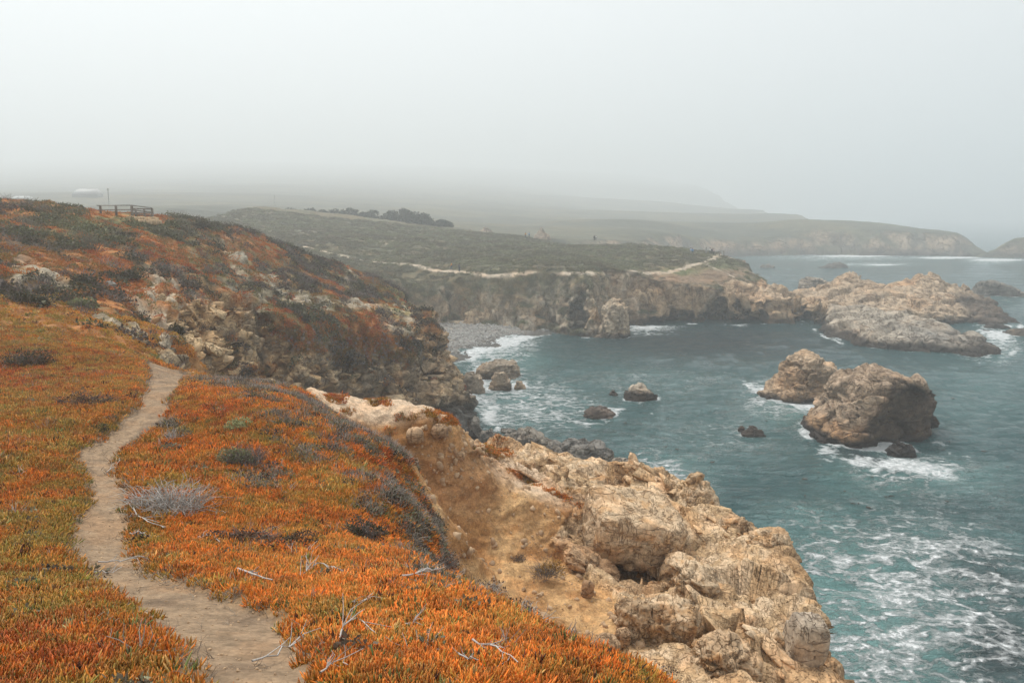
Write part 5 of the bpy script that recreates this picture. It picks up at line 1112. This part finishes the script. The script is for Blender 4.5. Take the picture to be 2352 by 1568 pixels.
silrock('boulder', [(233,662),(236,652),(246,645)], [(268,664),(268,652),(258,645)], float(hit_mid(250, 660)[1]), 0.9, 'round grey boulder lying on the hillside scree', 'boulder', [(0.30,0.28,0.25),(0.25,0.23,0.2)], 0.8, 0.12, 611, 50, mat=M_MID, zbot=at(250, 664, float(hit_mid(250, 660)[1]))[2] - 0.3)
def branch(label, pts, r0, seed, twigs=5, lift=0.05):
    r = np.random.default_rng(seed); W = [hit_near(*p, tol=7) for p in pts]
    for j in range(1, len(W)):
        if abs(W[j][1] - W[j - 1][1]) > 1.3: W[j] = W[j - 1] + np.array([0.18, 0.05, 0.02])
    k = W[0][1] / 12
    W = [w_ + np.array([0, 0, lift + 0.02 * r.random()]) for w_ in W]; pp = []
    for a, b in zip(W[:-1], W[1:]):
        for t in (0, 0.33, 0.66): pp.append(a * (1 - t) + b * t + r.normal(size=3) * 0.012)
    pp.append(W[-1]); o0 = W[0].copy(); pp = [p - o0 for p in pp]; V = []; T = []; stick(V, T, pp, r0, r0 * 0.45, 5)
    for j in range(twigs):
        s = r.integers(0, len(pp) - 1); e = pp[s]; d = (pp[s + 1] - e) * 0.8 + r.normal(size=3) * 0.035; d[2] = abs(d[2]) * 0.6; stick(V, T, [e, e + d, e + d * 1.8 + r.normal(size=3) * 0.03], r0 * 0.6, r0 * 0.25)
    V = np.array(V); mesh('dead_branch', V, np.array(T), M_SILV, attrs={'rnd': 0.3 + 0.5 * r.random(len(V)), 'along': np.ones(len(V))}, label=label, cat='branch', loc=tuple(o0), group='weathered branches in the ice plant')
for k, (lab, pts, r0, tw) in enumerate([
  ('long curved grey branch reaching down from the silver shrub', [(301,1155),(309,1179),(341,1203),(382,1227)], 0.013, 5), ('crooked root crossing the path below the silver shrub', [(229,1304),(281,1300),(333,1292)], 0.009, 5),
  ('thin dark root lying on the path just below the crooked root', [(221,1322),(250,1320),(281,1318)], 0.006, 2), ('straight root across the path at the frame bottom', [(579,1537),(635,1513),(683,1496)], 0.008, 5),
  ('knobbly grey stick with lichen above the lower path bend', [(542,1316),(583,1328),(627,1344)], 0.014, 6), ('bent grey stick just under the dark brown low shrub', [(454,1239),(490,1235),(506,1255)], 0.009, 6),
  ('pale twig tangle at the bottom edge right of the path', [(735,1549),(765,1545),(800,1549)], 0.007, 8), ('forked pale branch near the grey brush on the rim', [(926,1339),(955,1303),(989,1280)], 0.012, 7),
  ('arched grey branch in the middle of the lower orange slope', [(775,1479),(820,1443),(865,1465)], 0.008, 6), ('dark-knotted branch slanting toward the frame bottom', [(1090,1483),(1140,1501),(1190,1537)], 0.010, 8),
  ('short pale stick above the arched grey branch', [(811,1398),(835,1384),(856,1375)], 0.007, 4), ('small pale stick lying near the bottom below the dark-knotted branch', [(1054,1524),(1075,1532),(1099,1542)], 0.007, 4),
  ('flat grey stick right of the arched grey branch', [(928,1443),(950,1446),(973,1447)], 0.007, 6), ('gnarled grey tangle left of the forked pale branch', [(690,1322),(730,1308),(770,1312),(795,1325)], 0.009, 14),
  ('pale root hanging off the path edge beside the silver shrub', [(245,1095),(265,1080),(275,1062)], 0.008, 4), ('grey twig heap on the path edge under the long curved branch', [(300,1225),(325,1235),(345,1245)], 0.008, 9)]):
    branch(lab, pts, r0, 700 + k, tw)
# ------------------------------------------------------------------ kelp floating in the cove
M_KELP = plain_mat('kelp', (0.035, 0.028, 0.018), 0.5)
KV, KT, KA = pebble(77); KELP_T = [template('kelp_bulb', KV * np.array([1, 1, 0.35]), KT, M_KELP, KA)]
kp = [onz(1380 + 950 * a, 850 + 330 * b, 0.05) for a, b in RNG.random((150, 2))] + [onz(1690 + 60 * a + 20 * c, 925 + 10 * b + 8 * c, 0.05) for a, b, c in RNG.normal(size=(40, 3)) * 0.6] + [onz(1800 + 40 * a, 955 + 12 * b, 0.05) for a, b in RNG.normal(size=(30, 2)) * 0.6]
kp = np.array(kp); n = len(kp); z0 = 0.07 + 0.16 * RNG.random(n) ** 2; kp[:, 2] = 0.12
scatter('floating_kelp', kp, np.stack((0 * z0, 0 * z0, RNG.random(n) * 6.28), 1), np.stack((z0, z0 * (0.4 + RNG.random(n)), z0), 1), np.full((n, 3), 0.03), np.zeros(n), KELP_T, 'dark kelp bulbs and fronds floating in the cove', 'kelp')
# ------------------------------------------------------------------ timber railings, stone wall, rope fence
M_WOOD = plain_mat('weathered timber', (0.21, 0.18, 0.15), 0.9, 0.3, 6); M_RAIL = plain_mat('grey rail cap', (0.33, 0.32, 0.30), 0.85, 0.2, 6); M_ROPE = plain_mat('rope', (0.42, 0.38, 0.31), 0.9)
M_BLK = plain_mat('ochre wall stone', (0.50, 0.36, 0.22), 0.95, 0.3, 3, bump=0.06)
def beam(p, q, w_, h_):
    p, q = np.array(p, float), np.array(q, float); d = q - p; L = np.linalg.norm(d); d /= L
    s = np.cross(d, (0, 0, 1.0)); s = np.array([1.0, 0, 0]) if np.linalg.norm(s) < 1e-3 else s / np.linalg.norm(s); u = np.cross(s, d)
    V = [e + s * a * w_ / 2 + u * b * h_ / 2 for e in (p, q) for a, b in ((-1, -1), (1, -1), (1, 1), (-1, 1))]
    return np.array(V), np.array([(0, 3, 2, 1), (4, 5, 6, 7), (0, 1, 5, 4), (1, 2, 6, 5), (2, 3, 7, 6), (3, 0, 4, 7)])
def part(name, geo, mat, root, smooth=False):
    V, Q = geo; return mesh(name, V - np.array(root.location), Q, mat, root, smooth)
rY = 76.0
A_, B_, C_, D_ = at(224, 472, rY + 0.6), at(266, 472, rY), at(302, 471.5, rY - 1.2), at(349, 477.5, rY - 0.2)
rail = empty('timber_railing', at(302, 497, rY - 1.2), 'timber railing with a pale top rail on the hill crest', 'railing')
for p, q in ((A_, C_), (C_, D_)): part('top_rail', beam(p, q, 0.22, 0.09), M_RAIL, rail)
for t, p in (((A_[0] + 0.25, A_[1], A_[2]), 0.85), (B_, 0.95), (C_, 1.25), (D_, 1.3)): part('post', beam((t[0], t[1], t[2] - p), (t[0], t[1], t[2] - 0.046), 0.17, 0.17), M_WOOD, rail)
for dz in (0.42, 0.75):
    part('mid_rail', beam((C_[0], C_[1], C_[2] - dz), (D_[0], D_[1], D_[2] - dz), 0.05, 0.10), M_WOOD, rail)
    if dz < 0.5: part('mid_rail', beam((A_[0], A_[1], A_[2] - dz), (C_[0], C_[1], C_[2] - dz), 0.05, 0.08), M_WOOD, rail)
E1, E2 = at(311, 478, rY + 2.2), at(331, 479, rY + 2.6); back = empty('timber_railing', at(320, 498, rY + 2.4), 'lower back railing seen through the crest railing', 'railing')
for p in (E1, E2): part('post', beam((p[0], p[1], p[2] - 1.1), p, 0.14, 0.14), M_WOOD, back)
for dz in (0.05, 0.45): part('rail', beam((E1[0] - 0.3, E1[1], E1[2] - dz), (E2[0] + 0.6, E2[1], E2[2] - dz), 0.05, 0.11), M_WOOD, back)
wall = empty('stone_wall', at(330, 512, 75), 'low wall of ochre stone blocks under the timber railing', 'wall')
def block(cx, cy, cz, sx, sy, sz, seed):
    r = np.random.default_rng(seed); bm = bmesh.new(); bmesh.ops.create_cube(bm, size=1.0); bmesh.ops.bevel(bm, geom=list(bm.edges), offset=0.12, segments=1, affect='EDGES')
    bm.normal_update(); V = np.array([v.co[:] for v in bm.verts]) * np.array([sx, sy, sz]) + r.normal(size=(len(bm.verts), 3)) * 0.015; F_ = [[v.index for v in f.verts] for f in bm.faces]; bm.free()
    T = [(f[0], f[i], f[i + 1]) for f in F_ for i in range(1, len(f) - 1)]
    return V + np.array([cx, cy, cz]), np.array(T)
xs_ = 0; sd = 0
for row, (p0, p1, n_) in enumerate((((292, 501.5), (364, 504.5), 9), ((318, 509.5), (370, 510.5), 6))):
    Yw = min(float(hit_mid(300, 508)[1]), float(hit_mid(350, 512)[1]), 74.6) - 0.4 - 0.3 * row; a, b = np.array(at(*p0, Yw)), np.array(at(*p1, Yw + 0.2)); ts = np.sort(np.concatenate(([0, 1], (np.arange(1, n_) + np.random.default_rng(row).normal(size=n_ - 1) * 0.2) / n_)))
    for t0, t1 in zip(ts[:-1], ts[1:]):
        c = a + (b - a) * (t0 + t1) / 2; sd += 1; part('stone', block(c[0], c[1], c[2], np.linalg.norm(b - a) * (t1 - t0) * 0.95, 0.45, 0.36 + 0.06 * (sd % 3), sd), M_BLK, wall)
vp = [at(1644, 577.5, 204), at(1653, 576.4, 206), at(1663, 575.5, 208.5)]
vr = empty('viewpoint_railing', at(1653, 586, 206), 'short grey railing at the tip of the viewpoint', 'railing')
for a, b in zip(vp[:-1], vp[1:]): part('top_rail', beam(a, b, 0.16, 0.12), M_RAIL, vr); part('mid_rail', beam((a[0], a[1], a[2] - 0.5), (b[0], b[1], b[2] - 0.5), 0.05, 0.08), M_WOOD, vr)
for a in vp: part('post', beam((a[0], a[1], a[2] - 1.35), (a[0], a[1], a[2] - 0.061), 0.15, 0.15), M_WOOD, vr)
rf = empty('rope_fence', tuple(hit_cove(1150, 625)), 'thin post and rope fence running along the cove path', 'fence'); tops = []
for k in range(17):
    x = 905 + 27.5 * k; y = np.interp(x, [900, 1000, 1050, 1120, 1350], [598, 611, 619, 622, 624]); p = hit_cove(x, y); p[1] += 0.6
    part('post', beam((p[0], p[1], p[2] - 0.3), (p[0], p[1], p[2] + 1.05), 0.09, 0.09), M_WOOD, rf); tops.append(p + np.array([0, 0, 0.95]))
for a, b in zip(tops[:-1], tops[1:]):
    m_ = (a + b) / 2 - np.array([0, 0, 0.12]); V = []; T = []; stick(V, T, [a, m_, b], 0.025, 0.025); part('rope', (np.array(V), np.array(T)), M_ROPE, rf)
# ------------------------------------------------------------------ far house, shed, pole
M_ROOF = plain_mat('pale metal roof', (0.46, 0.45, 0.43), 0.7, 0.1, 1); M_SIDING = plain_mat('grey siding', (0.24, 0.23, 0.21), 0.9, 0.2, 2); M_GLASS = plain_mat('dark window', (0.03, 0.035, 0.04), 0.2)
def house(px, py, Y0, wd, dp, hw, hr, label):
    x, y, z = at(px, py, Y0); root = empty('house', (x, y, z), label, 'house')
    def box(n, x0, x1, y0, y1, z0, z1, m, par=root):
        V = np.array([(a, b, c) for a in (x0, x1) for b in (y0, y1) for c in (z0, z1)]); return mesh(n, V, np.array([(0, 1, 3, 2), (4, 6, 7, 5), (0, 4, 5, 1), (2, 3, 7, 6), (0, 2, 6, 4), (1, 5, 7, 3)]), m, par, False)
    wl = box('walls', -wd / 2, wd / 2, 0, dp, -2.5, hw, M_SIDING)
    V = np.array([(-wd / 2 - 0.4, -0.5, hw + 0.004), (wd / 2 + 0.4, -0.5, hw + 0.004), (wd / 2 - 0.6, dp / 2, hw + hr), (-wd / 2 + 1.6, dp / 2, hw + hr), (-wd / 2 - 0.4, dp + 0.5, hw + 0.004), (wd / 2 + 0.4, dp + 0.5, hw + 0.004)])
    mesh('roof', V, np.array([(0, 1, 2), (0, 2, 3), (3, 2, 5), (3, 5, 4), (0, 3, 4), (1, 5, 2), (0, 4, 5), (0, 5, 1)]), M_ROOF, root, False)
    for k in range(0): box('window', -wd / 2 + wd * (0.18 + 0.3 * k), -wd / 2 + wd * (0.18 + 0.3 * k) + 0.9, -0.04, 0.06, hw - 1.6, hw - 0.6, M_GLASS)
house(192, 449, 520, 15, 10, 0.8, 3.5, 'far house with a pale sloping roof fading into fog'); house(42, 459, 500, 11, 8, 0.6, 1.8, 'low pale shed behind the hill crest near the frame edge')
def pole(px, py, hpx, Y0, label):
    x, y, z = at(px, py, Y0); H = hpx * Y0 / F; root = empty('utility_pole', (x, y, z - 1.5), label, 'pole'); V = []; T = []
    stick(V, T, [(0, 0, 0), (0, 0, H / 2), (0, 0, H + 1.5)], 0.12, 0.09, 8); mesh('shaft', np.array(V), np.array(T), M_ROOF, root); V, Q = beam((-0.16, 0, H + 1.3), (0.16, 0, H + 1.3), 0.3, 0.25); mesh('cap', V, Q, M_ROOF, root, False)
pole(251, 478, 44, 190, 'pale utility pole rising behind the timber railing'); pole(633, 502, 52, 300, 'faint utility pole in the fog over the plateau')
# ------------------------------------------------------------------ cypress trees at the plateau's far edge
M_CYP = hue_mat('cypress foliage', (0.045, 0.052, 0.028), 0.1); M_BARK = plain_mat('bark', (0.12, 0.09, 0.07), 0.95)
def cypress(seed):
    r = np.random.default_rng(seed); V = []; T = []; stick(V, T, [(0, 0, -1), (0.1, 0, 1.2), (r.normal() * 0.3, 0, 2.6), (r.normal() * 0.5, 0, 4.2)], 0.32, 0.08, 7)
    lobes = []
    for j in range(11):
        a = r.random() * 6.283; q = 2.6 * math.sqrt(r.random()); c = np.array([math.cos(a) * q * 1.3, math.sin(a) * q, 2.0 + 2.6 * r.random() * (1.2 - q / 3.6)]); lobes.append((c, 0.9 + 0.9 * r.random())); stick(V, T, [(0, 0, 1.0 + r.random()), c * 0.55 + np.array([0, 0, 0.7]), c], 0.09, 0.03, 4)
    tr = (np.array(V), np.array(T)); V = []; T = []; R = []
    for c, q in lobes:
        for j in range(170):
            d = r.normal(size=3); d /= np.linalg.norm(d); p = c + d * np.array([q, q, q * 0.55]) * (0.5 + 0.5 * r.random()); t = r.normal(size=3) + np.array([d[0], d[1], 0.5]); t /= np.linalg.norm(t); u = np.cross(t, r.normal(size=3)); u /= np.linalg.norm(u); L = 0.28 + 0.3 * r.random(); o = len(V); rv = r.random()
            V += [p - u * L * 0.35, p + t * L * 0.5 + u * L * 0.35, p + t * L, p + t * L * 0.5 - u * L * 0.35]; R += [rv] * 4; T += [(o, o + 1, o + 2), (o, o + 2, o + 3)]
    return tr, (np.array(V), np.array(T), np.array(R))
CYP = []
for k in range(3):
    tr, cr = cypress(800 + k); o1 = mesh('trunk', *tr, M_BARK); o2 = mesh('crown', cr[0], cr[1], M_CYP, attrs={'rnd': cr[2], 'along': np.ones(len(cr[0]))}, smooth=False); CYP.append((o1.data, o2.data)); bpy.data.objects.remove(o1); bpy.data.objects.remove(o2)
for k, (px_, py_, Y0, s, lab) in enumerate([(985, 533, 286, 1.45, 'broad dark cypress, tallest and seaward-most but one of the foggy row'), (952, 530, 290, 1.6, 'cypress pressed against the broad dark one on its inland side'), (918, 527, 296, 1.45, 'cypress third from the seaward end of the foggy row'), (884, 523, 302, 1.3, 'low rounded cypress fourth from the seaward end'), (846, 519, 308, 1.35, 'cypress fifth from the seaward end, half lost in fog'), (806, 515, 314, 1.2, 'cypress sixth from the seaward end, faint in fog'), (764, 511, 320, 1.3, 'cypress seventh from the seaward end, fainter still'), (722, 507, 326, 1.15, 'cypress eighth from the seaward end at the plateau swell'), (1020, 537, 292, 1.0, 'small cypress at the very seaward end of the foggy row'), (678, 503, 330, 1.1, 'inland-most cypress of the foggy row, barely visible')]):
    root = empty('cypress_tree', at(px_, py_, Y0), lab, 'tree', 'cypress trees along the foggy plateau edge', rz=k * 1.3)
    root.scale = (s, s, s * (0.9 + 0.1 * (k % 3)))
    for nm, me in zip(('trunk', 'crown'), CYP[k % 3]): o = bpy.data.objects.new(nm, me); COL.objects.link(o); o.parent = root
# ------------------------------------------------------------------ walkers
M_SKIN = plain_mat('skin', (0.42, 0.27, 0.20), 0.6, 0.05); M_HAIR = plain_mat('hair', (0.05, 0.035, 0.025), 0.7)
CLOTH = {k: plain_mat(k + ' cloth', c, 0.9, 0.1) for k, c in dict(orange=(0.62, 0.27, 0.04), navy=(0.03, 0.035, 0.05), jeans=(0.06, 0.09, 0.14), blue=(0.10, 0.25, 0.50), paleblue=(0.35, 0.45, 0.58), grey=(0.30, 0.30, 0.29), white=(0.66, 0.64, 0.62), black=(0.02, 0.02, 0.022), pink=(0.50, 0.38, 0.36)).items()}
def skin_mesh(name, verts, edges, radii, root):
    me = bpy.data.meshes.new(name); me.from_pydata(verts, edges, []); o = bpy.data.objects.new(name, me); COL.objects.link(o)
    sk = o.modifiers.new('skin', 'SKIN'); ss = o.modifiers.new('sub', 'SUBSURF'); ss.levels = ss.render_levels = 1
    for i, r in enumerate(radii): me.skin_vertices[0].data[i].radius = (r, r) if not isinstance(r, tuple) else r; me.skin_vertices[0].data[i].use_root = i == root
    dg = bpy.context.evaluated_depsgraph_get(); m2 = bpy.data.meshes.new_from_object(o.evaluated_get(dg)); bpy.data.objects.remove(o); m2.name = name
    for p in m2.polygons: p.use_smooth = True
    return m2
def person_meshes(stride, armup):
    s = stride
    J = [(0,0,0.95),(0,0,1.15),(0,0,1.36),(0,0,1.48),(0,0.01,1.56),(0,0.02,1.66), (0.09,0,0.92),(0.11,0.20*s,0.50),(0.11,0.12*s,0.09),(0.11,0.26*s,0.04), (-0.09,0,0.92),(-0.11,-0.05*s,0.50),(-0.11,-0.28*s,0.10),(-0.11,-0.14*s,0.04),
         (0.19,0,1.40),(0.24,-0.06*s,1.13),(0.24,0.10*s+0.03,0.88),(0.24,0.12*s+0.04,0.80), (-0.19,0,1.40)] + ([(-0.25,0.10,1.14),(-0.16,0.34,1.36),(-0.13,0.40,1.42)] if armup else [(-0.24,0.05*s,1.13),(-0.23,0.18*s+0.05,0.89),(-0.22,0.22*s+0.06,0.81)])
    E = [(0,1),(1,2),(2,3),(3,4),(4,5),(0,6),(6,7),(7,8),(8,9),(0,10),(10,11),(11,12),(12,13),(2,14),(14,15),(15,16),(16,17),(2,18),(18,19),(19,20),(20,21)]
    R = [(0.15,0.11),(0.135,0.10),(0.16,0.11),0.06,(0.085,0.095),(0.08,0.09),0.09,0.06,0.042,0.04,0.09,0.06,0.042,0.04,0.06,0.043,0.034,0.03,0.06,0.043,0.034,0.03]
    body = skin_mesh('person', J, E, R, 0)
    ji = [0,1,2,14,15,16,18,19,20]; mp = {a: i for i, a in enumerate(ji)}; jr = [(0.18,0.14),(0.165,0.135),(0.19,0.14),0.085,0.068,0.055,0.085,0.068,0.055]
    jv = [J[a] for a in ji]; jv[0] = (0, 0, 0.86)
    jk = skin_mesh('jacket', jv, [(mp[a], mp[b]) for a, b in E if a in mp and b in mp], jr, 0)
    ti = [0,6,7,8,10,11,12]; mp = {a: i for i, a in enumerate(ti)}; tr = skin_mesh('trousers', [J[a] for a in ti], [(mp[a], mp[b]) for a, b in E if a in mp and b in mp], [(0.165,0.12),0.105,0.08,0.065,0.105,0.08,0.065], 0)
    hr = skin_mesh('hair', [(0,-0.01,1.62),(0,-0.01,1.70),(0,-0.03,1.55)], [(0,1),(0,2)], [(0.10,0.105),(0.075,0.08),0.07], 0)
    return body, jk, tr, hr
PM = [person_meshes(0.2, False), person_meshes(1.0, False), person_meshes(0.3, True)]
def person(px, py, hit, rz, pose, top, legs, label, Y0=None, sink=0.0):
    p = hit(px, py) if Y0 is None else np.array(at(px, py, Y0)); root = mesh_obj('person', PM[pose][0], M_SKIN, None); root.location = (p[0], p[1], p[2] - sink); root.rotation_euler = (0, 0, rz); tag(root, label, 'person')
    for nm, me, m in zip(('jacket', 'trousers', 'hair'), PM[pose][1:], (CLOTH[top], CLOTH[legs], M_HAIR)): mesh_obj(nm, me, m, root)
def mesh_obj(name, me, mat, parent):
    if not me.materials: me.materials.append(mat)
    o = bpy.data.objects.new(name, me); COL.objects.link(o); o.material_slots[0].link = 'OBJECT'; o.material_slots[0].material = mat
    if parent: o.parent = parent
    return o
person(1037, 621, hit_cove, 1.6, 1, 'orange', 'jeans', 'walker in an orange jacket on the cove path'); person(1055, 625, hit_cove, 1.9, 2, 'navy', 'black', 'dark-clothed walker with an arm raised behind the orange jacket')
person(1586.5, 583, hit_cove, 0.5, 0, 'paleblue', 'grey', 'person in pale blue, left of the blue pair at the viewpoint', sink=0.2); person(1590.5, 583, hit_cove, -0.3, 0, 'blue', 'jeans', 'person in bright blue standing among scrub near the viewpoint', sink=0.2)
person(1622, 584, hit_cove, 2.6, 2, 'grey', 'grey', 'person in grey apart from the trio at the viewpoint'); person(1630.7, 585, hit_cove, -1.2, 0, 'white', 'black', 'white-topped person, first of the trio at the viewpoint')
person(1635.2, 585, hit_cove, 2.9, 0, 'navy', 'black', 'dark-topped person in the middle of the viewpoint trio'); person(1639.2, 585, hit_cove, -2.6, 0, 'pink', 'black', 'pale-topped person at the railing end of the trio')
person(1207, 546, None, 0.4, 0, 'orange', 'navy', 'tiny far walker in orange at the plateau skyline', 258); person(1215.5, 545.5, None, 0.9, 0, 'blue', 'navy', 'tiny far walker in blue beside the far orange one', 258)
person(1365, 553, None, 0.4, 0, 'navy', 'black', 'tiny far dark walker at the plateau skyline', 248); person(1368.5, 553, None, 0.9, 0, 'white', 'black', 'tiny far white-topped walker beside the dark one', 248)
# ------------------------------------------------------------------ the sea-fog
def haze():
    b = bpy.data.materials.new('haze'); b.use_nodes = True; t = b.node_tree; t.nodes.clear()
    o = t.nodes.new('ShaderNodeOutputMaterial'); v = t.nodes.new('ShaderNodeVolumePrincipled')
    v.inputs['Color'].default_value = (0.865, 0.905, 0.925, 1); v.inputs['Density'].default_value = 0.0013; v.inputs['Anisotropy'].default_value = 0.35
    t.links.new(v.outputs[0], o.inputs['Volume'])
    x0, x1, y0, y1, z0, z1 = -1950, 1900, -150, 3700, -4.5, 270
    V = [(x, y, z) for x in (x0, x1) for y in (y0, y1) for z in (z0, z1)]
    Q = [(0, 1, 3, 2), (4, 6, 7, 5), (0, 4, 5, 1), (2, 3, 7, 6), (0, 2, 6, 4), (1, 5, 7, 3)]
    return mesh('haze', V, Q, b, kind='stuff', smooth=False, label='pale sea fog hanging over the whole coast', cat='fog')
haze()
print('TRIS', sum(len(o.data.loop_triangles) if o.data.loop_triangles else sum(len(p.vertices) - 2 for p in o.data.polygons) if len(o.data.polygons) < 1000 else len(o.data.loops) - 2 * len(o.data.polygons) for o in SC.objects if o.type == 'MESH'))
